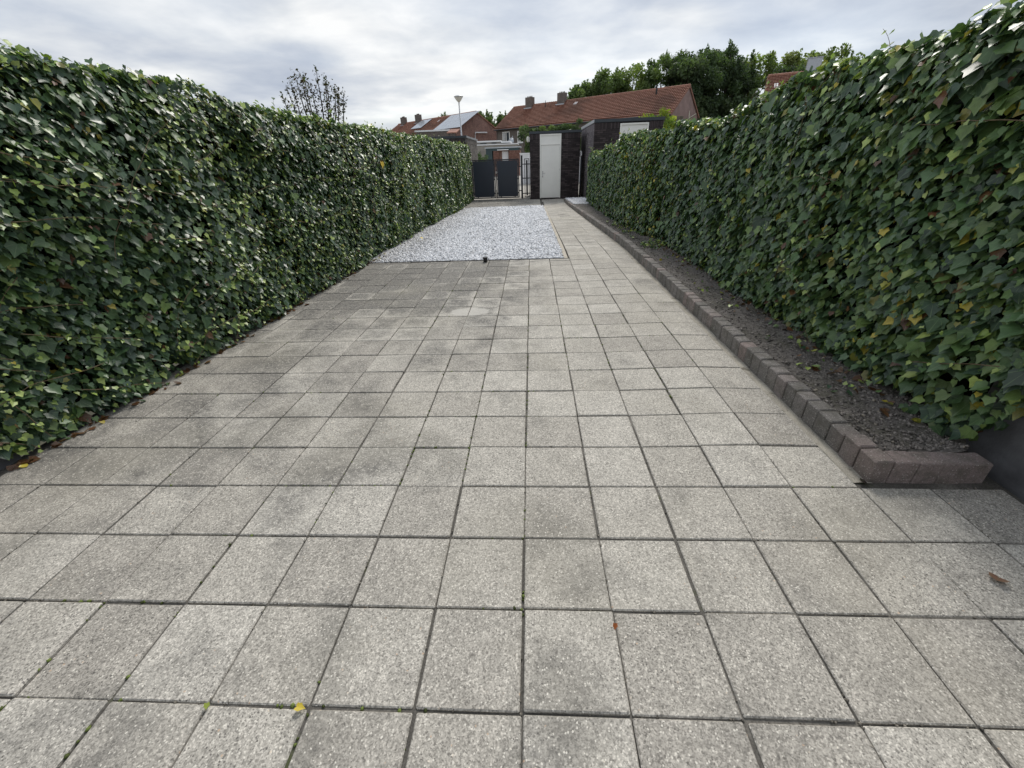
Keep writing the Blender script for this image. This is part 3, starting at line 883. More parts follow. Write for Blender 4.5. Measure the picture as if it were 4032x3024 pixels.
    for k in range(n_run):
        ln = random.uniform(*run_len); y = y0+L*(random.random()**1.15); z = float(base_z(y))+0.1+random.random()*(float(top(y))-float(base_z(y))-0.15)
        ang = random.gauss(-0.05, 0.38)*(1 if random.random() < 0.75 else 2.2); dy = random.choice((1, 1, 1, -1))
        pts = []; st_ = 0.045; yq, zq = y, z
        for i in range(int(ln/st_)):
            ang += random.gauss(-0.012, 0.07)
            yq += dy*math.cos(ang)*st_; zq += math.sin(ang)*st_
            if yq < y0 or yq > y1 or zq < max(float(base_z(yq))+0.02, float(zmin(yq))) : break
            tz = float(top(yq))
            if zq > tz+0.07: break
            if zq < tz: pts.append((float(surf(np.float64(yq), np.float64(zq)))+side*(0.028+0.012*math.sin(i*0.7)), yq, zq))
            else: pts.append((float(front(yq))-side*0.08+side*0.02*math.sin(i*.6), yq, zq))
        if len(pts) < 5: continue
        rp.append(pts); rr.append([0.0022]*len(pts))
        for i, q in enumerate(pts):
            if random.random() < 0.85:
                RPs.append((q[0]+side*0.012, q[1]+random.gauss(0, 0.014), q[2]+random.gauss(0, 0.016)-0.008))
                RSs.append(random.uniform(0.022, 0.044)*(1-0.4*i/len(pts)))
    # sprigs poking out of the top
    for k in range(int(L*2.2)):
        y = y0+L*random.random(); hgt = random.uniform(0.06, 0.24); lean = random.gauss(0.25, 0.35); lx = random.gauss(0, 0.25)
        n_ = max(3, int(hgt/0.03)); xb = float(front(y))-side*random.uniform(0.05, thick-0.1); pts = []
        for i in range(n_+1):
            tt = i/n_; pts.append((xb+lx*hgt*tt, y+lean*hgt*tt*(0.4+tt), float(top(y))-0.05+(hgt+0.05)*(tt-0.25*tt*tt)))
        rp.append(pts); rr.append([0.0024*(1-0.6*i/n_) for i in range(n_+1)])
        for q in pts[1:]:
            if random.random() < 0.75:
                RPs.append((q[0]+random.gauss(0, 0.012), q[1]+random.gauss(0, 0.015), q[2]+random.gauss(0, 0.008))); RSs.append(random.uniform(0.022, 0.045))
    if RPs:
        Nr = len(RPs); RP = np.array(RPs)
        RM = leaf_frames(Nr, np.tile(np.array([side, 0, 0.25]), (Nr, 1)), 0.45, 0.45, 0.8)
        RC, _ = leaf_colours(Nr, (0.06, 0.3, 0.6, 0.05, 0.0))
        P = np.concatenate([P, RP]); M = np.concatenate([M, RM]); C = np.concatenate([C, RC]); sz = np.concatenate([sz, np.array(RSs)])
    mb = tube_mesh_np(rp, rr)
    V = np.array(mb.v); Tq = np.array([(a, b_, c_) for a, b_, c_, d_ in mb.f]+[(a, c_, d_) for a, b_, c_, d_ in mb.f])
    q = new_obj('runners', tri_mesh('runners', V, Tq, 'stems', np.tile(np.array([[0.16, 0.12, 0.075]]), (len(V), 1))), root); stuff(q); q.location = off
    # the largest leaves in view are parts of their own, the rest one mass
    px, py, zc = project(P)
    vis = (zc > 0.2) & (px > -60) & (px < 4090) & (py > -60) & (py < 3080)
    depthv = side*(P[:, 0]-front(P[:, 1]))
    score = np.where(vis, sz/np.maximum(zc, 0.3)*(1+4*np.clip(depthv, -0.1, 0.1)), -1)
    order = np.argsort(-score); big = order[:300]
    rest = np.ones(len(P), bool); rest[big] = False
    far = zc > 6.5
    for nm, mk, tp in (('foliage', rest & ~far, 0), ('far_foliage', rest & far, 1)):
        if mk.sum() < 1: continue
        A = (LEAF, LEAF_T, LEAF_UV) if tp == 0 else (LEAF_S, LEAF_ST, LEAF_SUV)
        q = scatter('foliage', A[0], A[1], M[mk]*sz[mk][:, None, None], P[mk], C[mk], 'ivy', root, A[2]); stuff(q); q.location = off
    cl = np.unique((C[big]*60).round()/60, axis=0)
    meshes = {}
    for k in big:
        key = (tuple((np.log2(C[k]+0.004)*2).round()), int(k) % 4)
        if key not in meshes:
            meshes[key] = tri_mesh('leaf', LEAF[(int(k)*3) % 8], LEAF_T, 'ivy', np.tile(C[k], (LEAF.shape[1], 1)), LEAF_UV)
        o = new_obj('leaf', meshes[key], root)
        mt = Matrix([list(M[k][i]*sz[k])+[P[k][i]] for i in range(3)]+[[0, 0, 0, 1]])
        o.matrix_local = Matrix.Translation(off)@mt
    return root

cst = lambda v: (lambda y: np.asarray(y, float)*0+v)
tn1, tn2, tn3 = vnoise(21, 90), vnoise(22, 90), vnoise(23, 90)
lfront = lambda y: np.interp(np.asarray(y, float), [-2, 0, 1, 2.5, 5, 9, 15, 19], [-2.72, -2.70, -2.62, -2.56, -2.47, -2.50, -2.50, -2.58])
ltop = lambda y: np.interp(np.asarray(y, float), [0, 2, 4, 8, 19], [1.90, 1.88, 1.86, 1.84, 1.82])+0.12*(tn1(np.asarray(y, float)*1.3+20, 3.0)-0.5)+0.05*(tn1(np.asarray(y, float)*4+40, 9.0)-0.5)
gfun = lambda y: ground_h(-2.0, y)
def lw_new(y, z, zr, p): return 0.08+0.36*np.clip((p-0.50)*3, 0, 1)+0.22*np.clip((zr-0.86)/0.14, 0, 1)+0.22*np.clip((0.22-zr)/0.22, 0, 1)
ivy_hedge('long ivy-covered hedge with pale young shoots, running beside the white gravel', 1, -1.0, 18.7, lfront, ltop, gfun,
          lambda y: np.maximum(gfun(y)+0.02, (0.20-np.asarray(y, float))*0.75), 118000, 15000, 0.0435,
          (0.62, 0.27, lw_new, 0.012, 0.016), 240, 31, end_leaves=1600, new_top=0.45)
rfront = lambda y: np.interp(np.asarray(y, float), [-1, 0.3, 0.8, 2, 4, 5.6], [2.02, 2.01, 2.00, 2.04, 2.07, 2.06])
rtop = lambda y: np.interp(np.asarray(y, float), [-1, 1.2, 2, 3, 4, 5, 5.7], [1.79, 1.82, 1.80, 1.72, 1.66, 1.65, 1.66])+0.10*(tn2(np.asarray(y, float)*1.5+10, 5.0)-0.5)
rbase = lambda y: ground_h(1.3, y)+0.07
ivy_hedge('tall dense ivy hedge with large dark leaves above the soil bed', -1, -0.9, 5.65, rfront, rtop, rbase,
          lambda y: np.maximum(rbase(y)+0.02, (0.28-np.asarray(y, float))*1.5), 36000, 6000, 0.052,
          (lambda y, z, zr, p: 0.26+0.36*np.clip((y-2.2)/2, 0, 1), 0.50, lambda y, z, zr, p: 0.05+0.10*np.clip((0.2-zr)/0.2, 0, 1)+0.1*np.clip((zr-0.85)/0.15, 0, 1), lambda y, z, zr, p: 0.018+0.03*np.clip((1.8-y)/1.5, 0, 1), 0.014), 22, 51, run_len=(0.4, 0.9), new_top=0.3)
r2front = lambda y: np.interp(np.asarray(y, float), [5.6, 6.5, 8, 12, 15.2], [2.06, 1.97, 1.93, 1.99, 2.10])
r2top = lambda y: np.interp(np.asarray(y, float), [5.6, 6.2, 7.2, 8.5, 11, 15.2], [1.58, 1.56, 1.62, 1.62, 1.48, 1.40])+0.20*(tn3(np.asarray(y, float)*1.6+15, 7.0)-0.5)
ivy_hedge('lower mottled olive ivy hedge behind the wooden post, ending at the dark shed', -1, 5.75, 15.3, r2front, r2top, rbase,
          lambda y: rbase(y)+0.01, 42000, 7000, 0.046,
          (lambda y, z, zr, p: 0.25+0.35*np.clip((y-8)/2, 0, 1), 0.42, 0.10, lambda y, z, zr, p: 0.10*np.clip((9.5-y)/2.5, 0.15, 1)+0.05*np.clip((p-.5)*3, 0, 1), 0.03), 26, 71, end_leaves=600, run_len=(0.3, 0.8), new_top=0.35)

# wooden post between the two hedges, with a few bare sticks tied to it
t = empty('wooden_post', (2.17, 5.70, 0.17)); tag(t, 'weathered wooden post with pale sticks between the two ivy hedges', 'post')
MB().tube([(-0.03, -0.02, -0.3), (-0.02, 0, 0.6), (0.01, 0.02, 1.2), (0.03, 0.03, 1.63)], [0.050, 0.048, 0.047, 0.045], 10).build('post', 'timber', t)
for a, b_ in (((0.03, 0.02, 1.42), (0.02, 0.62, 1.44)), ((0.05, -0.02, 1.52), (0.10, -0.42, 1.62)), ((0.09, -0.16, 1.40), (0.09, -0.17, 1.68)), ((-0.05, 0.03, 1.1), (-0.08, 0.30, 1.32))):
    MB().tube([a, ((a[0]+b_[0])/2+0.01, (a[1]+b_[1])/2, (a[2]+b_[2])/2+0.015), b_], [0.010, 0.009, 0.006], 6).build('stick', 'border_concrete', t)
t = None

# weeds on the soil bed and small leaves fallen along the hedges
n = 1500
yy = np.concatenate([5.0+4.2*rng.random(1100), 0.3+6*rng.random(400)]); xx = np.concatenate([1.72+0.38*rng.random(1100), 1.72+0.5*rng.random(400)])
cl = vnoise(77, 60)(xx*5, yy*4) > 0.55
xx, yy = xx[cl], yy[cl]; n = len(xx)
P = np.stack([xx, yy, bed_h(xx, yy)+0.012+0.03*rng.random(n)], 1)
C, _ = leaf_colours(n, (0.1, 0.5, 0.45, 0.1, 0.02))
o = scatter('weeds', LEAF_S, LEAF_ST, leaf_frames(n, unit(np.stack([rng.normal(0, .5, n), rng.normal(0, .5, n), np.ones(n)], 1)), 0.3, 0.5, 2.0)*rng.uniform(0.015, 0.045, n)[:, None, None], P, C, 'ivy', None, LEAF_SUV)
stuff(o); o.parent = bed
n = 330
left = rng.random(n) < 0.6
yy = np.where(left, 0.1+6*rng.random(n), 0.3+5*rng.random(n))
xx = np.where(left, lfront(yy)+0.005+np.abs(rng.normal(0, 0.03, n))*rng.choice([0.3, 1, 2.2], n), rfront(yy)-np.abs(rng.normal(0, 0.09, n)))
zz = np.where(left, ground_h(xx, yy)+0.006, bed_h(xx, yy)+0.012)
C, _ = leaf_colours(n, (0.02, 0.02, 0.02, 0.15, 0.8)); C = C*0.9
o = scatter('leaf_litter', LEAF_S, LEAF_ST, leaf_frames(n, unit(np.stack([rng.normal(0, .25, n), rng.normal(0, .25, n), np.ones(n)], 1)), 0.2, 0.3, 2.0)*rng.uniform(0.02, 0.05, n)[:, None, None],
            np.stack([xx, yy, zz], 1), C, 'ivy', None, LEAF_SUV)
stuff(o)

def fallen(px, py, col, size, lab, rz, tilt=0.15, tm=0, z=0.004):
    p = at_z(px, py, z)
    me = tri_mesh('fallen_leaf', LEAF[tm]*size, LEAF_T, 'ivy', np.tile(np.array(col), (LEAF.shape[1], 1)), LEAF_UV)
    o = new_obj('fallen_leaf', me); o.location = (float(p[0]), float(p[1]), z+0.004); o.rotation_euler = (tilt, tilt*0.6, rz)
    tag(o, lab, 'leaf'); return o
fallen(650*1.8228, 1530*1.8228, (0.62, 0.47, 0.04), 0.026, 'small bright yellow leaf lying across a paving joint', 1.5, 0.1, 1)
fallen(447*1.8228, 1527*1.8228, (0.30, 0.36, 0.05), 0.016, 'tiny yellow-green leaf at a crossing of paving joints', 0.4, 0.3, 2)
fallen(2155*1.8228, 1252*1.8228, (0.22, 0.12, 0.08), 0.05, 'curled brown dry leaf on the slabs beside the dark wall', 2.2, 0.25, 3, 0.004)
fallen(1328*1.8228, 1355*1.8228, (0.45, 0.13, 0.04), 0.020, 'narrow rust-orange leaf standing in a paving joint', 0.2, 0.7, 4, 0.006)
fallen(1868*1.8228, 1045*1.8228, (0.03, 0.022, 0.02), 0.040, 'dark rotted leaf at the kerb corner', 1.2, 0.2, 5)
fallen(1400+958/3.687, 760+660/3.687, (0.75, 0.55, 0.06), 0.085, 'yellow leaf lying on the white gravel', 0.9, 0.3, 6, 0.02)
# one yellow leaf hanging on the long hedge
p = at_plane(825*1.8228, 357*1.8228, (-2.40, 0, 0), (1, 0, 0))
o = new_obj('fallen_leaf', tri_mesh('fallen_leaf', LEAF[0]*0.11, LEAF_T, 'ivy', np.tile(np.array([0.75, 0.50, 0.03]), (LEAF.shape[1], 1)), LEAF_UV))
o.location = tuple(map(float, p)); o.rotation_euler = (R(75), 0.2, R(70)); tag(o, 'single golden yellow leaf caught on the long ivy hedge', 'leaf')

# ------------------------------------------------------------------ brick sheds at the end
def brick_run(parent, mat, axis, fixed, a0, a1, z0, z1, holes, face, objects=True, pref='brick', course=0.0625, bl=0.21, joint=0.010):
    """stretcher-bond bricks standing proud of a wall plane. axis 'x' or 'y' is the running direction; face = outward sign"""
    cache = {}; joined = MB(); row = 0; z = z0
    def one(s0, s1, zb, zt):
        L = round(s1-s0, 3); H = round(zt-zb, 3)
        if L < 0.03: return
        pr = 0.012
        if objects:
            if (L, H) not in cache:
                m_ = MB()
                if axis == 'x': m_.box((-L/2, -pr if face < 0 else -0.05, 0), (L/2, 0.05 if face < 0 else pr, H))
                else: m_.box((-pr if face < 0 else -0.05, -L/2, 0), (0.05 if face < 0 else pr, L/2, H))
                cache[(L, H)] = m_.mesh('brick', mat)
            o = new_obj('brick', cache[(L, H)], parent)
            c = ((s0+s1)/2, fixed+random.gauss(0, 0.0015), zb) if axis == 'x' else (fixed+random.gauss(0, 0.0015), (s0+s1)/2, zb)
            o.location = Vector(c)-parent.location
        else:
            if axis == 'x': joined.box((s0, fixed-pr if face < 0 else fixed-0.05, zb), (s1, fixed+0.05 if face < 0 else fixed+pr, zt))
            else: joined.box((fixed-pr if face < 0 else fixed-0.05, s0, zb), (fixed+0.05 if face < 0 else fixed+pr, s1, zt))
    def clip(s0, s1, zb, zt):
        segs = [(s0, s1)]
        for (h0, h1, hz0, hz1) in holes:
            if zt <= hz0 or zb >= hz1: continue
            nx = []
            for (p_, q_) in segs:
                if q_ <= h0 or p_ >= h1: nx.append((p_, q_))
                else:
                    if p_ < h0: nx.append((p_, h0))
                    if q_ > h1: nx.append((h1, q_))
            segs = nx
        for (p_, q_) in segs: one(p_, q_, zb, zt)
    soldier = 0.20
    while z < z1-soldier-0.03:
        off = -(bl/2) if row % 2 else 0.0
        s = a0+off
        while s < a1:
            clip(max(s, a0), min(s+bl-joint, a1), z, z+course-joint); s += bl
        z += course; row += 1
    s = a0
    while s < a1-0.02:                                            # upright course under the roof edge
        clip(s, min(s+course-joint, a1), z1-soldier, z1-0.01); s += course
    if not objects:
        o = joined.build('brickwork', mat, parent); o.location = -parent.location; stuff(o)

def local(parent, mb, name, mat, smooth=False, par2=None):
    o = mb.build(name, mat, par2 or parent, smooth); 
    o.location = (-parent.location) if par2 is None else (0, 0, 0)
    return o

# our shed with the white door
SY = 18.2
def sx(px, py): return at_y(1800+px/3.403, 450+py/3.403, SY)
shed = empty('brick_shed', (1.04, SY+1.2, -0.25)); tag(shed, 'small dark brick shed with a plain white door facing the path', 'shed')
TOPZ = float(sx(1300, 252)[2])
X0, X1 = 0.0, 2.06
fx0, fx1, fz0, fz1 = float(sx(1109, 700)[0]), float(sx(1388, 700)[0]), float(sx(1240, 1120)[2]), float(sx(1250, 262)[2])
BK = SY+2.6
mb = MB()
mb.box((X0+0.012, SY+0.0, -0.32), (fx0-0.004, SY+0.10, TOPZ)).box((fx1+0.004, SY, -0.32), (X1-0.012, SY+0.10, TOPZ)).box((fx0-0.003, SY+0.004, fz1+0.003), (fx1+0.003, SY+0.10, TOPZ))
mb.box((X0+0.013, SY+0.102, -0.32), (X0+0.11, BK, TOPZ)).box((X1-0.11, SY+0.102, -0.32), (X1-0.013, BK, TOPZ)).box((X0+0.111, BK-0.1, -0.32), (X1-0.111, BK, TOPZ))
mb.box((fx0-0.003, SY+0.003, -0.32), (fx1+0.003, SY+0.09, fz0-0.003))
local(shed, mb, 'wall', 'mortar')
brick_run(shed, 'brick_dark', 'x', SY, X0, X1, -0.27, TOPZ-0.002, [(fx0, fx1, fz0, fz1+0.001)], -1)
brick_run(shed, 'brick_dark', 'y', X0, SY+0.06, BK, -0.27, TOPZ-0.002, [], -1, objects=False)
local(shed, MB().box((X0-0.04, SY-0.035, TOPZ+0.001), (X1+0.03, BK+0.03, TOPZ+0.075)), 'fascia', 'trim_dark')
local(shed, MB().box((X0-0.03, SY-0.02, TOPZ+0.076), (X1+0.02, BK+0.02, TOPZ+0.09)), 'roof', 'roof_felt')
# door frame, leaf, transom panel, hinges, handle
lz = float(sx(1250, 410)[2])
fr = MB(); w = 0.045; yf = SY-0.022
fr.box((fx0, yf, fz0), (fx0+w, SY+0.06, fz1)).box((fx1-w, yf, fz0), (fx1, SY+0.06, fz1)).box((fx0+w, yf+0.001, fz1-w), (fx1-w, SY+0.06, fz1)).box((fx0+w, yf+0.002, lz), (fx1-w, SY+0.06, lz+0.05))
door_frame = local(shed, fr, 'door_frame', 'frame_white')
local(shed, MB().box((fx0+w, SY+0.012, lz+0.05), (fx1-w, SY+0.04, fz1-w)), 'transom_panel', 'door_white')
door = local(shed, MB().box((fx0+w+0.005, SY-0.002, fz0+0.012), (fx1-w-0.005, SY+0.038, lz-0.006)), 'door', 'door_white')
hx = fx0+w+0.07; hz = float(sx(1140, 800)[2])
local(shed, MB().cbox((hx-0.022, SY-0.010, hz-0.13), (hx+0.022, SY-0.001, hz+0.11), 0.004), 'handle_plate', 'steel', False, door)
local(shed, MB().tube([(hx, SY-0.012, hz+0.03), (hx, SY-0.05, hz+0.03), (hx+0.02, SY-0.055, hz+0.03), (hx+0.11, SY-0.055, hz+0.028)], 0.009, 8), 'handle', 'steel', True, door)
for hh in (fz0+0.25, fz0+1.05, lz-0.2):
    local(shed, MB().tube([(fx1-w-0.002, SY-0.008, hh), (fx1-w-0.002, SY-0.008, hh+0.09)], 0.008, 8), 'hinge', 'steel', True, door)
# oval bulkhead lamp on its left side wall, and a box lamp with conduit at the right corner
lp = at_y(1800+960/3.403, 450+337/3.403, SY+0.15)
t = empty('wall_lamp', (X0-0.013, SY+0.15, float(lp[2]))); tag(t, 'white oval lamp on the outer corner of the shed by the gate', 'lamp')
MB().box((-0.03, -0.05, -0.08), (0.0, 0.05, 0.08)).build('base', 'trim_white', t)
MB().lathe([(0.02, -0.105), (0.05, -0.095), (0.062, -0.05), (0.064, 0.0), (0.060, 0.05), (0.045, 0.092), (0.015, 0.105)], (-0.07, 0, 0), 16).build('cover', 'opal', t, True)
rp = at_y(1800+1642/3.403, 450+530/3.403, SY+0.1)
t = empty('wall_lamp', (X1+0.045, SY+0.1, float(rp[2]))); tag(t, 'white box lamp on a dark pipe in the gap between two sheds', 'lamp')
MB().cbox((-0.045, -0.04, -0.07), (0.045, 0.04, 0.09), 0.012).build('housing', 'trim_white', t)
MB().lathe([(0.025, -0.10), (0.032, -0.072), (0.03, -0.06)], (0, 0, 0), 12).build('sensor', 'trim_white', t, True)
MB().tube([(0.015, 0.01, -0.09), (0.015, 0.01, -1.0), (0.01, 0.01, -float(rp[2])-0.25)], 0.030, 8).build('pipe', 'trim_dark', t, True)
MB().tube([(-0.05, -0.02, -0.10), (-0.055, -0.02, -0.9), (-0.06, -0.02, -float(rp[2])-0.2)], 0.010, 6).build('cable_duct', 'galvanised', t, True)

# neighbour's shed on the right
NX, NY, NT = 2.31, 15.96, 2.36
shed2 = empty('brick_shed', (3.5, NY+2, -0.25)); tag(shed2, 'dark mauve brick shed with pale roof trim, half behind the mottled hedge', 'shed')
NB = NY+4.3; NXR = 4.72
dx0, dx1, dz1 = 3.21, 4.21, 2.31
mb = MB()
mb.box((NX+0.012, NY, -0.32), (dx0-0.003, NY+0.1, NT)).box((dx1+0.003, NY, -0.32), (NXR, NY+0.1, NT)).box((dx0-0.002, NY+0.003, dz1+0.002), (dx1+0.002, NY+0.1, NT))
mb.box((NX+0.013, NY+0.101, -0.32), (NX+0.11, NB, NT)).box((NX+0.111, NB-0.1, -0.32), (NXR-0.101, NB, NT)).box((NXR-0.1, NY+0.101, -0.32), (NXR-0.002, NB, NT))
local(shed2, mb, 'wall', 'mortar')
brick_run(shed2, 'brick_dark', 'x', NY, NX, NXR, 1.22, NT-0.002, [(dx0, dx1, -1, dz1+0.001)], -1)
brick_run(shed2, 'brick_dark', 'x', NY, NX, NXR, -0.27, 1.42, [(dx0, dx1, -1, dz1+0.001)], -1, objects=False)
brick_run(shed2, 'brick_mauve', 'y', NX, NY+0.055, NB, -0.27, NT-0.002, [], -1, objects=False)
local(shed2, MB().box((NX-0.02, NY-0.035, NT+0.001), (NXR+0.03, NY-0.012, NT+0.10)), 'front_trim', 'trim_dark')
local(shed2, MB().box((NX-0.03, NY-0.011, NT+0.001), (NX+0.03, NB, NT+0.10)), 'side_trim', 'galvanised')
local(shed2, MB().box((NX+0.031, NY-0.010, NT+0.002), (NXR+0.03, NB, NT+0.095)), 'roof', 'roof_felt')
fr = MB(); w = 0.05; yf = NY-0.022
fr.box((dx0, yf, -0.2), (dx0+w, NY+0.06, dz1)).box((dx1-w, yf, -0.2), (dx1, NY+0.06, dz1)).box((dx0+w, yf+0.001, dz1-w), (dx1-w, NY+0.06, dz1)).box((dx0+w, yf+0.002, 1.72), (dx1-w, NY+0.06, 1.77))
local(shed2, fr, 'door_frame', 'frame_white')
local(shed2, MB().box((dx0+w, NY+0.012, 1.77), (dx1-w, NY+0.04, dz1-w)), 'transom_panel', 'door_white')
local(shed2, MB().box((dx0+w+0.004, NY, -0.19), (dx1-w-0.004, NY+0.04, 1.715)), 'door', 'door_white')

# neighbour's shed on the left, behind the long hedge
LX, LY, LT = -2.80, 19.35, 2.20
shed3 = empty('brick_shed', (-4.2, LY+2, -0.25)); tag(shed3, 'grey-brown brick shed beside the dark gate, over the end of the long hedge', 'shed')
LB = LY+4.2
mb = MB()
ax0, ax1, az1 = -4.55, -3.55, 2.13
mb.box((LX-0.11, LY+0.101, -0.32), (LX-0.013, LB, LT)).box((-5.7, LB-0.1, -0.32), (LX-0.111, LB-0.001, LT)).box((-5.69, LY+0.101, -0.32), (-5.6, LB-0.101, LT))
mb.box((-5.7, LY, -0.32), (ax0-0.003, LY+0.1, LT)).box((ax1+0.003, LY, -0.32), (LX-0.012, LY+0.1, LT)).box((ax0-0.002, LY+0.003, az1+0.002), (ax1+0.002, LY+0.1, LT))
local(shed3, mb, 'wall', 'mortar_grey')
brick_run(shed3, 'brick_grey', 'y', LX, LY+0.056, LB, -0.27, LT-0.002, [], 1, objects=False)
brick_run(shed3, 'brick_dark', 'x', LY, -5.7, LX, 1.4, LT-0.002, [(ax0, ax1, -1, az1)], -1, objects=False)
local(shed3, MB().box((-5.75, LY-0.04, LT+0.001), (LX+0.04, LY-0.012, LT+0.085)), 'front_trim', 'trim_dark')
local(shed3, MB().box((LX-0.02, LY-0.011, LT+0.001), (LX+0.045, LB, LT+0.08)), 'side_trim', 'galvanised')
local(shed3, MB().box((-5.75, LY-0.010, LT+0.002), (LX-0.021, LB, LT+0.078)), 'roof', 'roof_felt')
fr = MB()
fr.box((ax0, LY-0.02, -0.2), (ax0+w, LY+0.06, az1)).box((ax1-w, LY-0.02, -0.2), (ax1, LY+0.06, az1)).box((ax0+w, LY-0.019, az1-w), (ax1-w, LY+0.06, az1))
local(shed3, fr, 'door_frame', 'frame_white')
local(shed3, MB().box((ax0+w, LY+0.012, -0.19), (ax1-w, LY+0.04, az1-w)), 'door', 'door_white')

# ------------------------------------------------------------------ gate
GY = 19.05
def gp(px, py): return at_y(1800+px/3.403, 450+py/3.403, GY)
g_l, g_m, g_r = float(gp(205, 860)[0]), float(gp(518, 860)[0]), float(gp(832, 860)[0])
g_t, g_b = float(gp(520, 604)[2]), float(gp(520, 1126)[2])
def gate_leaf(x0, x1, lab, bolt):
    t = empty('gate', ((x0+x1)/2, GY, g_b)); tag(t, lab, 'gate', None)
    f = 0.046
    L = lambda mb, nm, mt, par=None, sm=False: local(t, mb, nm, mt, sm, par)
    L(MB().box((x0, GY-0.02, g_b), (x0+f, GY+0.02, g_t)), 'stile', 'gate_frame')
    L(MB().box((x1-f, GY-0.02, g_b), (x1, GY+0.02, g_t)), 'stile', 'gate_frame')
    L(MB().box((x0+f, GY-0.019, g_t-f), (x1-f, GY+0.019, g_t)), 'rail', 'gate_frame')
    L(MB().box((x0+f, GY-0.019, g_b), (x1-f, GY+0.019, g_b+f)), 'rail', 'gate_frame')
    s = 0.013
    L(MB().box((x0+f+s, GY-0.006, g_b+f+s), (x1-f-s, GY+0.006, g_t-f-s)), 'panel', 'gate_paint')
    tabs = MB()
    for fr_ in (0.2, 0.8):
        xx_ = x0+(x1-x0)*fr_
        tabs.box((xx_-0.025, GY-0.008, g_t-f-s-0.002), (xx_+0.025, GY+0.008, g_t-f+0.001)).box((xx_-0.025, GY-0.008, g_b+f-0.001), (xx_+0.025, GY+0.008, g_b+f+s+0.002))
    for fr_ in (0.13, 0.5, 0.87):
        zz_ = g_b+(g_t-g_b)*fr_
        tabs.box((x0+f-0.001, GY-0.008, zz_-0.025), (x0+f+s+0.002, GY+0.008, zz_+0.025)).box((x1-f-s-0.002, GY-0.008, zz_-0.025), (x1-f+0.001, GY+0.008, zz_+0.025))
    L(tabs, 'tabs', 'gate_frame')
    if bolt:
        L(MB().tube([(x0+0.0, GY-0.035, g_b-0.05), (x0+0.0, GY-0.035, g_b+0.35)], 0.010, 8), 'drop_bolt', 'gate_frame', None, True)
        hz_ = float(gp(530, 776)[2])
        hp = L(MB().cbox((x0-0.005, GY-0.032, hz_-0.05), (x0+0.035, GY-0.021, hz_+0.03), 0.003), 'lock_plate', 'steel')
        L(MB().tube([(x0+0.015, GY-0.03, hz_), (x0+0.015, GY-0.07, hz_), (x0+0.10, GY-0.072, hz_)], 0.010, 8), 'handle', 'steel', hp, True)
    else:
        for hz_ in (g_b+0.2, g_t-0.25):
            L(MB().tube([(x0-0.012, GY-0.01, hz_), (x0-0.012, GY-0.01, hz_+0.1)], 0.014, 8), 'hinge', 'gate_frame', None, True)
    return t
gate_leaf(g_l, g_m-0.012, 'dark blue-grey metal gate leaf hung beside the long hedge', False)
gate_leaf(g_m+0.012, g_r, 'dark blue-grey metal gate leaf with steel handle and drop bolt', True)
pxx = float(gp(868, 860)[0]); pt = float(gp(862, 555)[2])
t = empty('gate_post', (pxx, GY, -0.26)); tag(t, 'square black metal gate post between gate and narrow fence panel', 'post')
MB().box((-0.04, -0.04, 0), (0.04, 0.04, pt+0.26)).build('post', 'gate_frame', t)
MB().box((-0.045, -0.045, pt+0.261), (0.045, 0.045, pt+0.275)).build('cap', 'gate_frame', t)
for hz_ in (0.32, 1.28):
    MB().box((-0.14, -0.012, hz_-0.02), (-0.041, 0.012, hz_+0.02)).build('hinge', 'gate_frame', t)
a0, a1 = float(gp(903, 860)[0]), float(gp(968, 860)[0]); at_, ab_ = float(gp(930, 592)[2]), float(gp(930, 1108)[2])
t = empty('fence_panel', ((a0+a1)/2, GY, ab_)); tag(t, 'narrow black metal fence panel of nested bars next to the shed', 'fence')
L = lambda mb, nm: local(t, mb, nm, 'gate_frame')
f = 0.028
L(MB().box((a0, GY-0.012, ab_), (a0+f, GY+0.012, at_)), 'bar'); L(MB().box((a1-f, GY-0.012, ab_), (a1, GY+0.012, at_)), 'bar')
L(MB().box((a0+f, GY-0.011, at_-f), (a1-f, GY+0.011, at_)), 'bar'); L(MB().box((a0+f, GY-0.011, ab_), (a1-f, GY+0.011, ab_+f)), 'bar')
mx_ = (a0+a1)/2
L(MB().box((mx_-0.038, GY-0.010, ab_+0.06), (mx_+0.038, GY+0.010, at_-0.06)), 'centre_plate')
for fz_ in (0.10, 0.5, 0.86):
    zz_ = ab_+(at_-ab_)*fz_
    L(MB().box((pxx+0.041, GY-0.014, zz_-0.018), (a0-0.001, GY+0.014, zz_+0.018)), 'bracket')
    L(MB().box((a0+f, GY-0.009, zz_-0.02), (mx_-0.038, GY+0.009, zz_+0.02)), 'bracket'); L(MB().box((mx_+0.038, GY-0.009, zz_-0.02), (a1-f, GY+0.009, zz_+0.02)), 'bracket')
    L(MB().box((a1+0.001, GY-0.014, zz_-0.018), (a1+0.05, GY+0.014, zz_+0.018)), 'bracket')

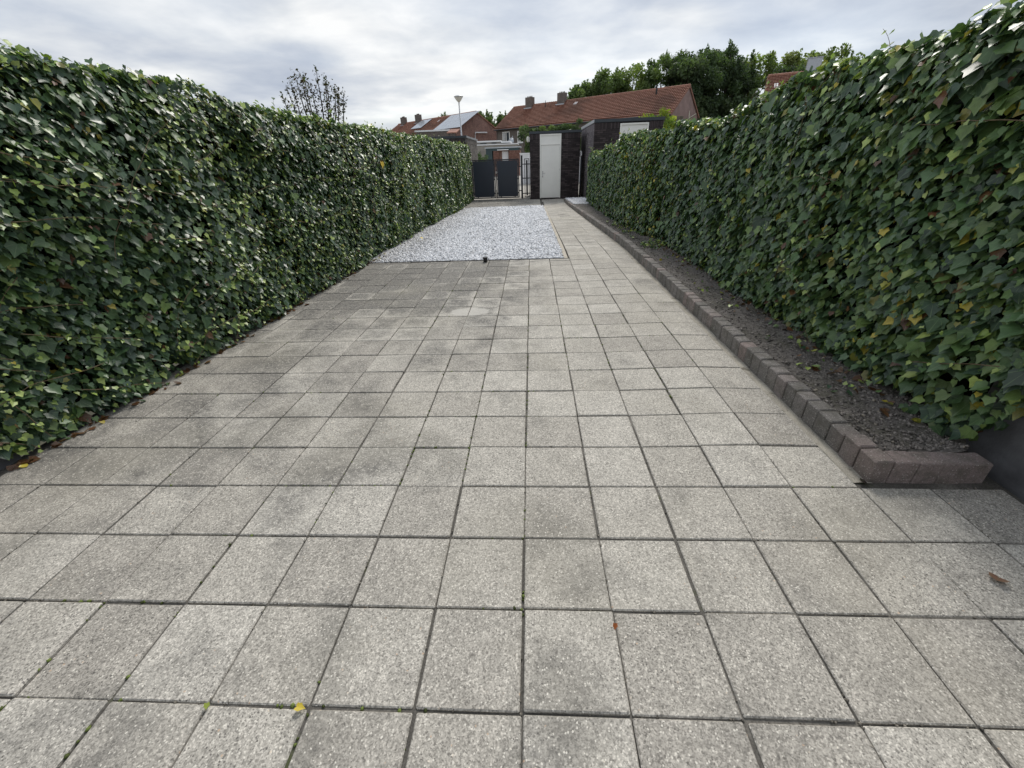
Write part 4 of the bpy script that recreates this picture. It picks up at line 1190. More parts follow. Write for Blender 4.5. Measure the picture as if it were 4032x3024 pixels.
# ------------------------------------------------------------------ foliage of trees and shrubs
def quad_templates(k):
    out = []
    for _ in range(k):
        w = rng.uniform(0.35, 0.6); v = np.array([(0, 0.5, 0), (w*0.5, 0.05, 0.10), (0, -0.5, 0.0), (-w*0.5, 0.05, 0.10)], float)
        v += rng.normal(0, 0.05, v.shape); out.append(v)
    return np.array(out), np.array([(0, 3, 1), (1, 3, 2)])
QT, QTT = quad_templates(6)
def random_frames(n):
    a = unit(rng.normal(0, 1, (n, 3))); b_ = unit(np.cross(a, rng.normal(0, 1, (n, 3)))); return np.stack([a, b_, np.cross(a, b_)], -1)
def leafy_crown(name, parent, centres, radii, per, size, pal, squash=0.8, mat='leafage', stretch=1.0):
    Ps, Cs = [], []
    for c, r in zip(centres, radii):
        k = max(6, int(per*r**2))
        d = unit(rng.normal(0, 1, (k, 3)))*(rng.random((k, 1))**0.45)*r; d[:, 2] *= squash
        Ps.append(np.asarray(c)+d)
        Cs.append(np.tile(pal[rng.integers(0, len(pal))], (k, 1))*rng.uniform(0.8, 1.25))
    P = np.concatenate(Ps); C = np.concatenate(Cs)*rng.uniform(0.7, 1.35, (len(P), 1))
    S = size*rng.uniform(0.6, 1.4, len(P))
    Fm = random_frames(len(P))*S[:, None, None]
    o = scatter(name, QT, QTT, Fm, P, C, mat, parent)
    return stuff(o)
GREEN_D = np.array([(0.036, 0.054, 0.030), (0.044, 0.066, 0.034), (0.056, 0.078, 0.040)])*1.8  # tree greens are lifted, putting distance haze into the leaf colour
GREEN_M = np.array([(0.060, 0.085, 0.034), (0.078, 0.105, 0.042), (0.050, 0.075, 0.030)])*1.9
GREEN_L = np.array([(0.105, 0.135, 0.045), (0.085, 0.115, 0.040), (0.13, 0.15, 0.06)])*1.7
def far_tree(x, y, H, rad, pal, lab, dens=1.0, base=0.16, wisp=0.35):
    t = empty('tree', (x, y, -0.4)); tag(t, lab, 'tree', 'trees behind the long red roof')
    tr = MB(); lx, ly = random.gauss(0, 0.4), random.gauss(0, 0.4)
    tr.tube([(0, 0, 0), (lx*0.4, ly*0.4, H*0.3), (lx, ly, H*0.62), (lx*1.2, ly*1.2, H*0.9)], [0.30, 0.24, 0.14, 0.04], 8)
    cs, rs = [], []
    nb = int(100*dens**0.6)
    for k in range(nb):
        hz_ = random.uniform(base, 0.96)
        prof = rad*(0.55+0.6*math.sin(math.pi*min(1, max(0, (hz_-base)/(1.05-base)))**0.8))*0.9
        a = random.uniform(0, 2*math.pi); rr_ = prof*math.sqrt(random.uniform(0.15, 1.0))
        p = (rr_*math.cos(a), rr_*math.sin(a), H*hz_-rr_*0.15)
        cs.append(p); rs.append(random.uniform(0.75, 1.35)*rad/4.0)
        if k % 2 == 0:
            s_ = random.uniform(0.3, 0.75)*hz_*H
            tr.tube([(lx*s_/H, ly*s_/H, s_), ((p[0])*0.5, p[1]*0.5, (s_+p[2])/2+0.3), p], [0.10, 0.07, 0.03], 5, False)
    for k in range(int(16*wisp*2)):                              # upright leafy twigs along the skyline
        a = random.uniform(0, 2*math.pi); rr_ = rad*0.85*math.sqrt(random.random())
        z0_ = H*(0.98-0.25*(rr_/rad)**2)
        for q in range(4):
            cs.append((rr_*math.cos(a)+random.gauss(0, 0.1), rr_*math.sin(a)+random.gauss(0, 0.1), z0_+q*0.42-0.6)); rs.append(0.42-0.07*q)
    tr.build('trunk', 'bark', t)
    leafy_crown('crown', t, cs, rs, 150*dens**0.5, 0.50, pal, 0.95)
    return t
TREES = [(10.4, 97, 13.4, 3.4, GREEN_M, 0.9, 'slim mid-green tree where the row begins above the red ridge'),
         (14.8, 95, 15.0, 3.8, GREEN_M, 0.85, 'loose mid-green tree with sky showing through, second of the row behind the red roof'),
         (19.8, 98, 15.8, 4.0, GREEN_L, 0.75, 'thin pale green tree standing left of the broad dark one'),
         (24.6, 95, 16.6, 3.8, GREEN_M, 0.8, 'tall mid-green tree pressed against the broad dark crown'),
         (29.6, 91, 16.8, 4.8, GREEN_D, 1.2, 'broad dense dark tree rising over the gable end of the red roof'),
         (36.0, 93, 17.4, 4.8, GREEN_D, 1.1, 'tallest dark tree of the row, right of the gable'),
         (42.2, 96, 16.6, 4.2, GREEN_L, 0.7, 'airy pale tree with many sky gaps beside the tallest one'),
         (46.4, 90, 13.6, 3.6, GREEN_D, 1.1, 'low dark round tree left of the metal-clad chimney'),
         (50.2, 97, 16.4, 4.0, GREEN_L, 0.8, 'yellowish green tree behind the metal-clad chimney'),
         (56.5, 96, 16.6, 3.8, GREEN_L, 0.55, 'wispy pale tree right above the metal-clad chimney'),
         (63.5, 95, 14.0, 4.2, GREEN_D, 0.9, 'dark tree low over the tall ivy hedge, last of the row')]
for (x, y, H, rad, pal, dens, lab) in TREES: far_tree(x, y, H*1.06, rad*1.12, pal, lab, dens)
for (x, y, H, rad, dens, lab) in ((-21.5, 121, 12.0, 2.6, 0.7, 'small tree just above the ridge with the solar panels'), (-11.2, 119, 12.2, 3.0, 0.6, 'loose pale tree in the gap between the two red roofs'),
                                  (-6.6, 121, 11.8, 3.0, 0.8, 'darker tree touching the left end of the long red roof')):
    t = far_tree(x, y, H, rad, GREEN_M, lab, dens, 0.25); t['group'] = 'trees far behind the houses'

# slender dark-leaved garden tree behind the long hedge
t = empty('garden_tree', (-5.05, 10.0, -0.3)); tag(t, 'slender dark-leaved garden tree rising behind the long ivy hedge', 'tree')
tr = MB(); cs, rs = [], []
tr.tube([(0, 0, 0), (0.02, 0, 0.8), (0, 0, 1.7)], [0.08, 0.07, 0.055], 8)
tips = [at_y(1050+px/3.175, 240+py/3.175, 10.0+dy) for px, py, dy in ((610, 70, 0), (345, 150, .2), (410, 150, -.1), (460, 170, .3), (540, 260, -.2), (720, 190, .1), (745, 240, -.3), (240, 300, .1), (290, 240, 0.3), (850, 300, 0), (890, 340, .25), (960, 390, -.1), (185, 420, .2))]
leafP = []
for tip in tips:
    q = np.array(tip)-np.array([-5.05, 10.0, -0.3]); s0_ = np.array([q[0]*0.25, q[1]*0.25, 1.5+0.3*random.random()])
    mid = s0_*0.4+q*0.6+np.array([q[0]*0.12, 0.0, 0.05])
    pts = [s0_*np.array([0.3, 0.3, 1.0]), s0_, mid, q]
    tr.tube(pts, [0.03, 0.024, 0.014, 0.004], 5, False)
    for k in range(170):
        u = random.random()**0.8
        base_ = s0_*(1-u)+q*u if u < 0.0 else (s0_*(1-u)**2+2*mid*u*(1-u)+q*u*u)
        w_ = 0.085*(1-0.75*u)+0.012
        leafP.append(base_+np.array([random.gauss(0, w_), random.gauss(0, w_), random.gauss(0, 0.06)]))
tr.build('trunk', 'bark', t)
leafP = np.array(leafP); n = len(leafP)
C = 1.7*np.array([(0.030, 0.028, 0.020), (0.045, 0.030, 0.024), (0.032, 0.040, 0.022)])[rng.integers(0, 3, n)]*rng.uniform(0.6, 1.5, (n, 1))
stuff(scatter('crown', QT, QTT, random_frames(n)*rng.uniform(0.04, 0.085, n)[:, None, None], leafP, C, 'leafage', t))

def shrub(name, lab, cat, base, blobs, per, size, pal, stems=5):
    t = empty(name, base); tag(t, lab, cat)
    tr = MB()
    for k in range(stems):
        c_ = blobs[k % len(blobs)][0]
        tr.tube([(random.gauss(0, 0.05)+c_[0]*0.3, random.gauss(0, 0.05), 0), (c_[0]*0.7, c_[1]*0.7, c_[2]*0.6), c_], [0.04, 0.025, 0.008], 5, False)
    tr.build('trunk', 'bark', t)
    leafy_crown('crown', t, [q[0] for q in blobs], [q[1] for q in blobs], per, size, pal, 0.85)
    return t
bl = []
for k in range(26):
    x_ = -0.55+k*0.24; bl.append(((x_+random.gauss(0, 0.06), random.gauss(0, 0.25), 3.22+0.16*math.sin(k*1.7)+random.gauss(0, 0.10)), random.uniform(0.22, 0.36)))
    bl.append(((x_+random.gauss(0, 0.1), random.gauss(0, 0.25), 2.55+random.gauss(0, 0.22)), random.uniform(0.35, 0.5)))
for k in range(10):
    bl.append(((-0.35+0.5*random.random(), random.gauss(0, 0.2), 2.0+1.0*random.random()), random.uniform(0.25, 0.4)))
shrub('shrub', 'big dark green shrub spilling over the white wall behind the shed', 'shrub', (0.1, 32.2, -0.26), bl, 3600, 0.11, np.concatenate([GREEN_D, GREEN_M, GREEN_D]), 12)
bl = [((x_+random.gauss(0, 0.1), random.gauss(0, 0.2), z_+random.gauss(0, 0.06)), r_) for x_, z_, r_ in
      ((-1.0, 2.95, 0.22), (-0.6, 3.0, 0.3), (-0.2, 3.1, 0.32), (0.15, 3.2, 0.3), (0.5, 3.0, 0.3), (0.9, 2.85, 0.32), (1.15, 2.6, 0.25), (0.6, 2.6, 0.38), (0.1, 2.6, 0.4), (1.0, 2.2, 0.4), (0.4, 2.0, 0.5), (-0.4, 2.5, 0.4), (0, 1.5, 0.5))]
shrub('shrub', 'yellow-green shrub showing above the flat shed roof next to the post', 'shrub', (6.0, 22.3, -0.26), bl, 2400, 0.12, np.array([(0.34, 0.36, 0.05), (0.25, 0.30, 0.055), (0.15, 0.21, 0.05)]), 6)
bl = [((random.gauss(0, 0.12), random.gauss(0, 0.12), z_), 0.30) for z_ in (0.4, 0.7, 1.0, 1.3, 1.6, 1.85)]
shrub('shrub', 'narrow upright green bush seen over the gate next to the grey shed', 'shrub', (float(at_y(1860+90/3.4, 500+350/3.4, 30)[0]), 30, -0.26), bl, 2400, 0.09, np.array([(0.07, 0.12, 0.03), (0.05, 0.09, 0.03)]), 3)
bl = [((random.gauss(0, 0.12), random.gauss(0, 0.12), z_), 0.28) for z_ in (0.5, 0.9, 1.3, 1.6, 1.8)]
shrub('shrub', 'small dark bush against the green corner of the far brick shed', 'shrub', (float(at_y(1860+165/3.4, 500+370/3.4, 44)[0]), 44, -0.26), bl, 2400, 0.10, GREEN_D, 3)

# ------------------------------------------------------------------ street lamp
p = at_y(1540+674/2.54, 360+55/2.54, 25.0); p2 = at_y(1540+710/2.54, 360+430/2.54, 25.0)
t = empty('street_lamp', (float(p[0]), 25.0, -0.3)); tag(t, 'grey street lamp with an upturned cone-shaped glass head', 'lamp')
hh = float(p[2])+0.3
MB().tube([(0, 0, 0), (0, 0, 1.0), (0, 0, 1.02), (0, 0, hh-0.2)], [0.065, 0.062, 0.045, 0.032], 12).build('pole', 'galvanised', t, True)
MB().lathe([(0.035, hh-0.24), (0.07, hh-0.215), (0.13, hh-0.15), (0.215, hh-0.03), (0.235, hh+0.0)], (0, 0, 0), 24).build('glass_cone', 'opal', t, True)
MB().lathe([(0.245, hh+0.001), (0.25, hh+0.02), (0.16, hh+0.055), (0.05, hh+0.07)], (0, 0, 0), 24).build('cap', 'galvanised', t, True)

# ------------------------------------------------------------------ houses
def pantiles(mb, L, slope_len, u0, place, pitch_u=0.26, course=0.34):
    """wavy clay tile courses. place(u, s, h) -> point; s from ridge down, h above the roof plane"""
    nU = int(L/pitch_u); nC = int(slope_len/course)
    prof = [(0.0, 0.0), (0.22, 0.035), (0.5, 0.05), (0.78, 0.03)]
    us = [(k+a, h) for k in range(nU) for a, h in prof]+[(nU, 0.0)]
    V, Fq = [], []
    for c_ in range(nC):
        s0_, s1_ = c_*course, (c_+1)*course+0.03
        k = len(V)
        for (q, h) in us: V.append(place(u0+q*L/nU, s0_, h+0.01))
        for (q, h) in us: V.append(place(u0+q*L/nU, s1_, h+0.13))
        for (q, h) in us: V.append(place(u0+q*L/nU, s1_-0.07, h*0.3-0.02))
        nn = len(us)
        for i in range(nn-1):
            Fq.append((k+i, k+i+1, k+nn+i+1, k+nn+i)); Fq.append((k+nn+i, k+nn+i+1, k+2*nn+i+1, k+2*nn+i))
    mb.add(V, Fq)

def house(name, lab, ridge_a, ridge_b, Rz, Ez, hw, wall_front, wall_gable, chimneys=(), cat='house', ov=0.35):
    """gabled row house. local frame: u along the ridge from a to b, v towards the viewer's side"""
    A, B = np.array(ridge_a, float), np.array(ridge_b, float)
    d = B-A; L = float(np.linalg.norm(d)); u = d/L
    v = np.array([u[1], -u[0]])
    if np.dot(v, CAM[:2]-A) < 0: v = -v
    t = empty(name, (float((A+B)[0]/2), float((A+B)[1]/2), -0.4)); tag(t, lab, cat)
    def W(uu, vv, z): q = A+u*uu+v*vv; return (q[0]-t.location.x, q[1]-t.location.y, z+0.4)
    # walls
    mb = MB()
    mb.add([W(0.1, hw-0.3, -0.4), W(L-0.1, hw-0.3, -0.4), W(L-0.1, hw-0.3, Ez), W(0.1, hw-0.3, Ez), W(0.1, -hw+0.3, -0.4), W(L-0.1, -hw+0.3, -0.4), W(L-0.1, -hw+0.3, Ez), W(0.1, -hw+0.3, Ez)],
           [(0, 1, 2, 3), (4, 7, 6, 5)])
    mb.build('wall', wall_front, t)
    for uu in (0.08, L-0.08):
        mb = MB(); pts = [W(uu, -hw+0.3, -0.4), W(uu, hw-0.3, -0.4), W(uu, hw-0.3, Ez+0.1), W(uu, 0, Rz-0.08), W(uu, -hw+0.3, Ez+0.1)]
        e = 0.25 if uu < 1 else -0.25
        mb.poly(pts, (u[0]*e, u[1]*e, 0)); mb.build('gable', wall_gable, t)
    # roof
    sl = math.hypot(hw+0.1, Rz-Ez); roof = None
    for sgn in (1, -1):
        def place(uu, s, h, sgn=sgn):
            f_ = s/sl; nv, nz_ = (Rz-Ez)/sl, (hw+0.1)/sl
            return W(uu, sgn*((hw+0.1)*f_+h*nv), Rz-(Rz-Ez)*f_+h*nz_)
        mb = MB(); pts = [place(-0.05, 0, -0.05), place(L+0.05, 0, -0.05), place(L+0.05, sl, -0.05), place(-0.05, sl, -0.05)]
        nn = np.array(place(0, 0, 0.04))-np.array(place(0, 0, 0.0))
        o = mb.poly(pts, nn).build('roof', 'roof', t)
        if sgn == 1: roof = o
        if sgn == 1:
            mb = MB(); pantiles(mb, L+0.1, sl, -0.05, place)
            q = mb.build('roof_tiles', 'roof', o); stuff(q)
    mb = MB()
    k = 0.0
    while k < L:
        mb.tube([W(k, 0, Rz+0.05), W(min(k+0.36, L+0.05), 0, Rz+0.085)], [0.13, 0.145], 8); k += 0.34
    q = mb.build('ridge_tiles', 'roof', roof); stuff(q)
    for uu in (-0.06, L+0.06):
        for sgn in (1, -1):
            mb = MB(); pts = [W(uu, 0, Rz+0.07), W(uu, sgn*(hw+0.1), Ez+0.07), W(uu, sgn*(hw+0.1), Ez-0.13), W(uu, 0, Rz-0.14)]
            e = 0.06 if uu < 0 else -0.06
            mb.poly(pts, (u[0]*e, u[1]*e, 0)); mb.build('verge', 'roof', roof)
    mb = MB(); mb.tube([W(0, hw+0.14, Ez-0.04), W(L, hw+0.14, Ez-0.04)], 0.07, 8); mb.build('gutter', 'trim_dark', roof)
    return t, A, u, v, L, W, roof

def chimney(root, roof, W, uu, Rz, w=1.15, d=0.8, up=1.05, mat='wall_brown', vv=0.25):
    a = [W(uu-w/2, vv-d/2, Rz-0.7), W(uu+w/2, vv-d/2, Rz-0.7), W(uu+w/2, vv+d/2, Rz-0.7), W(uu-w/2, vv+d/2, Rz-0.7)]
    o = MB().poly(a, (0, 0, 0.7+up)).build('chimney', mat, roof)
    for du in (-0.38, -0.12, 0.14, 0.38):
        q = W(uu+du, vv, Rz+up); MB().lathe([(0.07, 0.0), (0.065, 0.16)], q, 10).build('chimney_pot', 'wall_brown', roof)
    a2 = [W(uu-w/2-0.12, vv-d/2-0.05, Rz-0.42), W(uu+w/2+0.12, vv-d/2-0.05, Rz-0.42), W(uu+w/2+0.12, vv+d/2+0.25, Rz-0.42), W(uu-w/2-0.12, vv+d/2+0.25, Rz-0.42)]
    MB().poly(a2, (0, 0, 0.16)).build('flashing', 'zinc', roof)

# B: the long red roof
RzB, EzB, HWB = 8.2, 5.2, 4.75
hB, A_, u_, v_, L_, WB, roofB = house('row_house', 'long brick row house with a red pantile roof and two chimneys', (-2.61, 75.5), (18.92, 59.3), RzB, EzB, HWB, 'wall_brown', 'wall_render')
def ridge_u(px, py, A, u, v, z, vv=0.25):
    q = at_plane(px, py, (A[0]+v[0]*vv, A[1]+v[1]*vv, z), (v[0], v[1], 0)); return float(np.dot(q[:2]-A, u))
for px, py in ((1920+252/1.512, 320+150/1.512), (1920+443/1.512, 320+120/1.512)):
    chimney(hB, roofB, WB, ridge_u(px, py, A_, u_, v_, RzB), RzB)
def roof_pt(px, py, A, u, v, Rz, Ez, hw):
    n3 = np.array([v[0]*(Rz-Ez), v[1]*(Rz-Ez), hw+0.1]); n3 /= np.linalg.norm(n3)
    q = at_plane(px, py, (A[0], A[1], Rz), n3); return float(np.dot(q[:2]-A, u)), float(np.dot(q[:2]-A, v)), float(q[2])
uu, vv, zz = roof_pt(1920+344/1.512, 320+158/1.512, A_, u_, v_, RzB, EzB, HWB)
MB().tube([WB(uu, vv, zz), WB(uu, vv, zz+0.9)], [0.07, 0.03], 8).build('vent_pipe', 'black_plastic', roofB)
uu, vv, zz = roof_pt(1920+1003/1.512, 320+85/1.512, A_, u_, v_, RzB, EzB, HWB)
MB().tube([WB(uu, vv, zz), WB(uu, vv, zz+0.75)], [0.11, 0.10], 8).build('vent_pipe', 'black_plastic', roofB)
def skylight(W, roof, uu, vv, zz, w, d, slope, mat='trim_white'):
    a = [W(uu-w/2, vv-d/2, zz+slope*d/2+0.06), W(uu+w/2, vv-d/2, zz+slope*d/2+0.06), W(uu+w/2, vv+d/2, zz-slope*d/2+0.06), W(uu-w/2, vv+d/2, zz-slope*d/2+0.06)]
    return MB().poly(a, (0, 0, 0.07)).build('roof_window', mat, roof)
uu, vv, zz = roof_pt(1920+523/1.512, 320+136/1.512, A_, u_, v_, RzB, EzB, HWB)
skylight(WB, roofB, uu, vv, zz, 0.5, 0.6, (RzB-EzB)/HWB)
def facade_window(root, W, A, u, v, hw, px0, py0, px1, py1, split=True):
    p0 = (A[0]+v[0]*(hw-0.3), A[1]+v[1]*(hw-0.3), 3)
    a = at_plane(px0, py0, p0, (v[0], v[1], 0)); c_ = at_plane(px1, py1, p0, (v[0], v[1], 0))
    u0, u1 = sorted((float(np.dot(a[:2]-A, u)), float(np.dot(c_[:2]-A, u)))); z0_, z1_ = float(c_[2]), float(a[2])
    fr = MB(); w_ = 0.10; vf = hw-0.3
    def slab(ua, ub, za, zb, va, vb): fr.poly([W(ua, va, za), W(ub, va, za), W(ub, va, zb), W(ua, va, zb)], (v[0]*(vb-va), v[1]*(vb-va), 0))
    slab(u0, u0+w_, z0_, z1_, vf-0.02, vf+0.07); slab(u1-w_, u1, z0_, z1_, vf-0.02, vf+0.07); slab(u0+w_, u1-w_, z1_-w_, z1_, vf-0.02, vf+0.068); slab(u0+w_, u1-w_, z0_, z0_+w_, vf-0.02, vf+0.068)
    if split: slab((u0+u1)/2-w_/2, (u0+u1)/2+w_/2, z0_+w_, z1_-w_, vf-0.02, vf+0.066)
    f_ = fr.build('window', 'frame_white', root)
    pn = MB(); pn.poly([W(u0+w_, vf+0.005, z0_+w_), W(u1-w_, vf+0.005, z0_+w_), W(u1-w_, vf+0.005, z1_-w_), W(u0+w_, vf+0.005, z1_-w_)], (v[0]*0.015, v[1]*0.015, 0)); pn.build('pane', 'pane_dark', f_)
    cu = MB(); m1, m2 = (u0+w_*1.2, u0+w_+0.3*(u1-u0))
    cu.poly([W(m1, vf+0.022, z0_+w_), W(m2, vf+0.022, z0_+w_), W(m2, vf+0.022, z1_-w_), W(m1, vf+0.022, z1_-w_)], (v[0]*0.006, v[1]*0.006, 0)); cu.build('curtain', 'curtain', f_)
    MB().poly([W(u0-0.08, vf+0.0, z0_-0.10), W(u1+0.08, vf, z0_-0.10), W(u1+0.08, vf, z0_-0.01), W(u0-0.08, vf, z0_-0.01)], (v[0]*0.12, v[1]*0.12, 0)).build('sill', 'trim_white', f_)
facade_window(hB, WB, A_, u_, v_, HWB, 1860+404/3.4, 500+68/3.4, 1860+504/3.4, 500+198/3.4)
facade_window(hB, WB, A_, u_, v_, HWB, 1860+604/3.4, 500+54/3.4, 1860+680/3.4, 500+205/3.4)
for du in (9.5, 12.5, 16.0, 20.0, 23.5):
    q = np.array(WB(du, HWB-0.3, 4.55))+np.array(hB.location); x_, y_, zc_ = project(q[None]); q2 = np.array(WB(du+1.3, HWB-0.3, 3.1))+np.array(hB.location); x2_, y2_, _ = project(q2[None])
    facade_window(hB, WB, A_, u_, v_, HWB, float(x_[0]), float(y_[0]), float(x2_[0]), float(y2_[0]))

# A: house with solar panels
RzA, EzA, HWA = 8.0, 5.45, 4.5
hA, AA, uA, vA, LA, WA, roofA = house('row_house', 'red brick row house with solar panels on its roof and a bare gable', (-8.58, 76.84), (-26.5, 95.5), RzA, EzA, HWA, 'wall_brown', 'wall_redbrick')
for px, py in ((1540+129/2.54, 360+310/2.54), (1540+274/2.54, 360+285/2.54)):
    chimney(hA, roofA, WA, ridge_u(px, py, AA, uA, vA, RzA), RzA)
def panel_group(root, W, A, u, v, Rz, Ez, hw, corners, nu, nv_, base):
    uv = [roof_pt(px, py, A, u, v, Rz, Ez, hw) for px, py in corners]
    us = [q[0] for q in uv]; vs = [q[1] for q in uv]; u0, u1, v0, v1 = min(us), max(us), max(0.25, min(vs)), min(hw-0.1, max(vs))
    sl_ = (Rz-Ez)/(hw+0.1)
    for i in range(nu):
        for j in range(nv_):
            ua, ub = u0+(u1-u0)*i/nu+0.015, u0+(u1-u0)*(i+1)/nu-0.015; va, vb = v0+(v1-v0)*j/nv_+0.015, v0+(v1-v0)*(j+1)/nv_-0.015
            o = MB().poly([W(ua, va, Rz-sl_*va+0.24), W(ub, va, Rz-sl_*va+0.24), W(ub, vb, Rz-sl_*vb+0.24), W(ua, vb, Rz-sl_*vb+0.24)], (0, 0, 0.04)).build('solar_panel', 'panel_glass', base)
panel_group(hA, WA, AA, uA, vA, RzA, EzA, HWA, [(1540+810/2.54, 360+225/2.54), (1540+590/2.54, 360+268/2.54), (1540+510/2.54, 360+385/2.54), (1540+690/2.54, 360+375/2.54)], 6, 2, roofA)
panel_group(hA, WA, AA, uA, vA, RzA, EzA, HWA, [(1540+370/2.54, 360+298/2.54), (1540+300/2.54, 360+312/2.54), (1540+230/2.54, 360+382/2.54), (1540+300/2.54, 360+380/2.54)], 3, 2, roofA)
uu, vv, zz = roof_pt(1540+476/2.54, 360+302/2.54, AA, uA, vA, RzA, EzA, HWA); skylight(WA, roofA, uu, vv, zz, 0.5, 0.6, 0.6)
# flat-roofed extension with white fascia in front of house A
q0 = at_y(1540+285/2.54, 360+402/2.54, 66); q1 = at_y(1540+545/2.54, 360+404/2.54, 62)
t = empty('house_extension', (float((q0+q1)[0]/2), 66, -0.4)); tag(t, 'brown extension with a white roof edge below the solar-panel roof', 'extension')
zt = float(q0[2])
local(t, MB().box((float(q0[0]), 64, -0.4), (float(q1[0]), 69, zt-0.16)), 'wall', 'wall_brown')
local(t, MB().box((float(q0[0])-0.2, 63.85, zt-0.159), (float(q1[0])+0.2, 69, zt+0.02)), 'fascia', 'trim_white')
q2 = at_y(1540+560/2.54, 360+400/2.54, 62); q3 = at_y(1540+660/2.54, 360+418/2.54, 62)
mb = MB(); mb.poly([(float(q2[0]), 61.6, float(q3[2])), (float(q3[0]), 61.6, float(q3[2])), (float(q3[0]), 65, float(q2[2])+0.3), (float(q2[0]), 65, float(q2[2])+0.3)], (0, 0, 0.12)); local(t, mb, 'porch_roof', 'roof')
# white L-shaped pipe on the gable of house A
pg = np.array([AA[0]-uA[0]*0.02, AA[1]-uA[1]*0.02, 4]); ng = (uA[0], uA[1], 0)
pts = [at_plane(1540+px/2.54, 360+py/2.54, pg, ng)-np.array([uA[0], uA[1], 0])*0.1 for px, py in ((838, 500), (838, 412), (955, 412))]
o = MB().tube([tuple(q-np.array(hA.location)) for q in pts], 0.11, 8).build('drain_pipe', 'trim_white', hA)

# C: roof and metal-clad chimney right, above the hedge
hC, AC, uC, vC, LC, WC, roofC = house('row_house', 'red-roofed house with a metal-clad chimney showing above the tall ivy hedge', (25.76, 54.9), (47.0, 45.6), 8.2, 5.5, 5.0, 'wall_brown', 'wall_render')
u0 = ridge_u(3174, 270, AC, uC, vC, 8.9); u1 = ridge_u(3230, 265, AC, uC, vC, 8.9)
w_ = abs(u1-u0); um = (u0+u1)/2
a = [WC(um-w_/2, -0.4, 7.6), WC(um+w_/2, -0.4, 7.6), WC(um+w_/2, 0.5, 7.6), WC(um-w_/2, 0.5, 7.6)]
MB().poly(a, (0, 0, 1.75)).build('chimney', 'zinc', roofC)
a = [WC(um-w_/2-0.06, -0.46, 9.36), WC(um+w_/2+0.06, -0.46, 9.36), WC(um+w_/2+0.06, 0.56, 9.36), WC(um-w_/2-0.06, 0.56, 9.36)]
MB().poly(a, (0, 0, 0.06)).build('chimney_cap', 'zinc', roofC)
for du in (-0.5, -0.1, 0.35):
    MB().lathe([(0.13, 0), (0.12, 0.14)], WC(um+du*w_*0.6, 0.0, 9.42), 10).build('chimney_pot', 'black_plastic', roofC)
uu, vv, zz = roof_pt(2900+395/2.54, 200+355/2.54, AC, uC, vC, 8.2, 5.5, 5.0); skylight(WC, roofC, uu, vv, zz, 0.35, 0.7, 0.55)

# garages and walls beyond the gate
def fp(px, py, y): return at_y(1860+px/3.4, 500+py/3.4, y)
y_ = 56.0
a0, a1 = float(fp(55, 200, y_)[0])-2.5, float(fp(368, 200, y_)[0]); z1_ = float(fp(200, 190, y_)[2]); z2_ = float(fp(200, 204, y_)[2]); z3_ = float(fp(200, 232, y_)[2]); z4_ = float(fp(200, 246, y_)[2])
t = empty('garage_block', ((a0+a1)/2, y_+3, -0.4)); tag(t, 'flat-roofed pale garage block with white bands and dark slot windows', 'garage')
a2 = float(fp(600, 240, y_)[0])
local(t, MB().box((a0, y_, -0.4), (a2, y_+6, z4_)), 'wall', 'wall_pale')
local(t, MB().box((a0-0.1, y_-0.1, z4_+0.002), (a2+0.1, y_+6, z3_)), 'lower_band', 'trim_white')
local(t, MB().box((a0, y_+0.3, z3_+0.002), (a1, y_+5.8, z2_)), 'clerestory', 'wall_pale')
local(t, MB().box((a0-0.1, y_+0.15, z2_+0.002), (a1+0.1, y_+5.9, z1_+0.05)), 'upper_band', 'trim_white')
a3 = float(fp(500, 210, y_)[0]); 
local(t, MB().box((a1+0.002, y_+0.35, z3_+0.002), (a3, y_+5.7, z2_-0.12)), 'clerestory', 'wall_pale')
local(t, MB().box((a1+0.102, y_+0.2, z2_-0.119), (a3+0.1, y_+5.8, z2_+0.05)), 'upper_band', 'trim_white')
for (p0_, p1_) in ((107, 188), (257, 322), (398, 452)):
    xa, xb = float(fp(p0_, 215, y_+0.3)[0]), float(fp(p1_, 215, y_+0.3)[0]); zz0 = z3_+0.06
    local(t, MB().box((xa, y_+0.26, zz0), (xb, y_+0.298, z2_-(0.05 if p0_ < 390 else 0.18))), 'window', 'pane_dark')
y_ = 47.0
a0, a1 = float(fp(280, 380, y_)[0]), float(fp(640, 380, y_)[0]); zt = float(fp(400, 318, y_)[2])+0.0
t = empty('brick_shed', ((a0+a1)/2, y_+2, -0.3)); tag(t, 'reddish brick shed with a small white door, beyond the gate', 'shed')
w0, w1 = float(fp(397, 380, y_)[0]), float(fp(480, 380, y_)[0]); wt = float(fp(430, 326, y_)[2])
local(t, MB().box((a0, y_, -0.35), (w0-0.30, y_+4, zt)).box((w1+0.05, y_, -0.35), (a1, y_+4, zt)).box((w0-0.299, y_+0.3, -0.35), (w1+0.049, y_+4, zt-0.002)).box((w0-0.299, y_+0.001, wt+0.12), (w1+0.049, y_+0.299, zt-0.001)), 'wall', 'wall_redbrick')
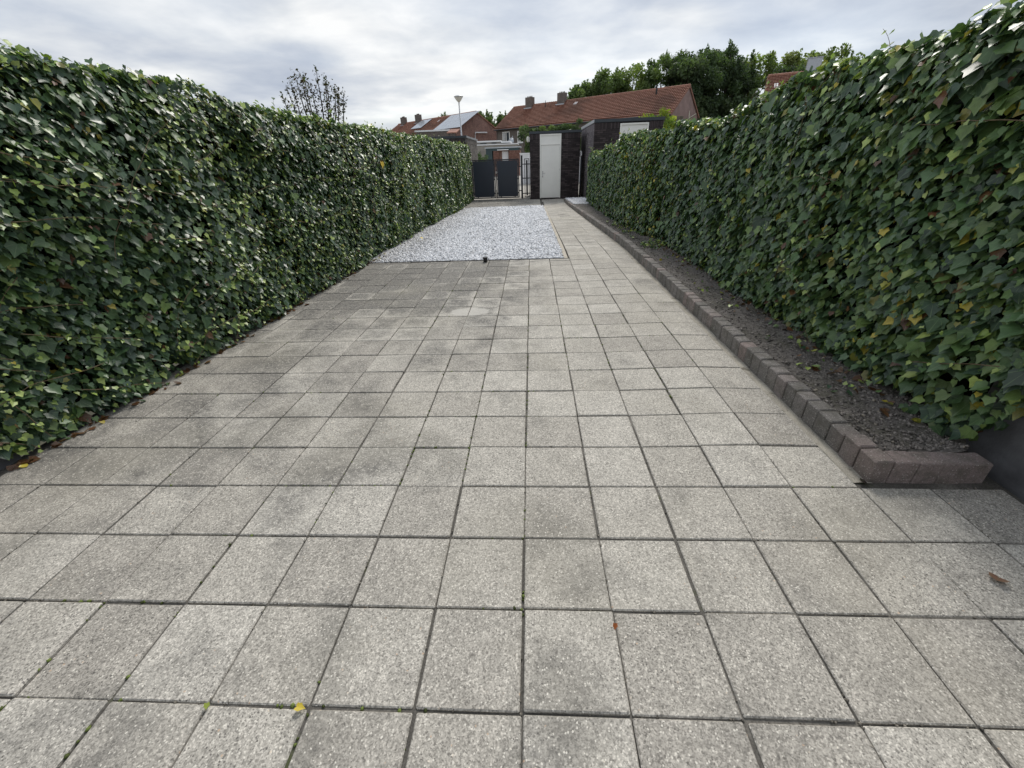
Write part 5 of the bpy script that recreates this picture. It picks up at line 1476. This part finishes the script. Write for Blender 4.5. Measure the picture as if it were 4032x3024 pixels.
brick_run(t, 'brick_red', 'x', y_, a0, w0-0.30, 0.6, zt, [], -1, objects=False); brick_run(t, 'brick_red', 'x', y_, w1+0.05, a1, 0.6, zt, [], -1, objects=False)
local(t, MB().box((w0, y_+0.22, -0.35), (w1, y_+0.27, wt)), 'door', 'white_wall')
local(t, MB().box((w0-0.45, y_-0.45, wt+0.10), (w1+0.05, y_-0.014, wt+0.17)), 'canopy', 'trim_white')
g0 = float(fp(180, 330, y_)[0]); gt = float(fp(300, 286, y_)[2]); gt2 = float(fp(300, 270, y_)[2])
local(t, MB().box((a0-0.1, y_+0.02, zt+0.002), (a1-0.15, y_+4, gt)), 'green_fascia', 'green_paint')
local(t, MB().box((g0-0.1, y_-0.05, gt+0.002), (a1+0.1, y_+4, gt2)), 'roof_edge', 'zinc')
gd = local(t, MB().box((g0, y_+0.05, -0.35), (a0-0.101, y_+3.9, gt)), 'green_doors', 'green_paint')
y_ = 31.0
a0 = float(fp(640, 500, y_)[0]); zt = float(fp(700, 352, y_)[2])
t = empty('white_wall', ((a0+6)/2, y_, -0.26)); tag(t, 'white painted garden wall below the big dark shrub', 'wall')
local(t, MB().box((a0, y_, -0.3), (7.0, y_+0.2, zt-0.04)), 'wall_face', 'white_wall')
local(t, MB().box((a0-0.03, y_-0.03, zt-0.039), (7.0, y_+0.23, zt+0.02)), 'coping', 'trim_white')
# pole with a dish on the facade wall of the long house
q = at_y(1860+540/3.4, 500+185/3.4, 61.0)
t = empty('satellite_dish', (float(q[0]), 61.0, float(fp(540, 232, 61.0)[2])-0.02)); tag(t, 'grey satellite dish on a pole above the garage roof', 'dish')
z0_ = t.location.z
MB().tube([(0, 0, -0.55), (0, 0, float(fp(545, 118, 61.0)[2])-z0_)], 0.04, 8).build('pole', 'zinc', t)
dm = MB().lathe([(0.02, 0.0), (0.25, 0.03), (0.45, 0.10), (0.46, 0.115)], (0, 0, 0), 20).build('dish', 'zinc', t, True); dm.rotation_euler = (R(72), 0, R(-35)); dm.location = (-0.15, -0.15, float(q[2])-z0_-0.1)

print('meshes', len(bpy.data.objects), 'tris', sum(len(o.data.polygons) for o in bpy.data.objects if o.type == 'MESH'))
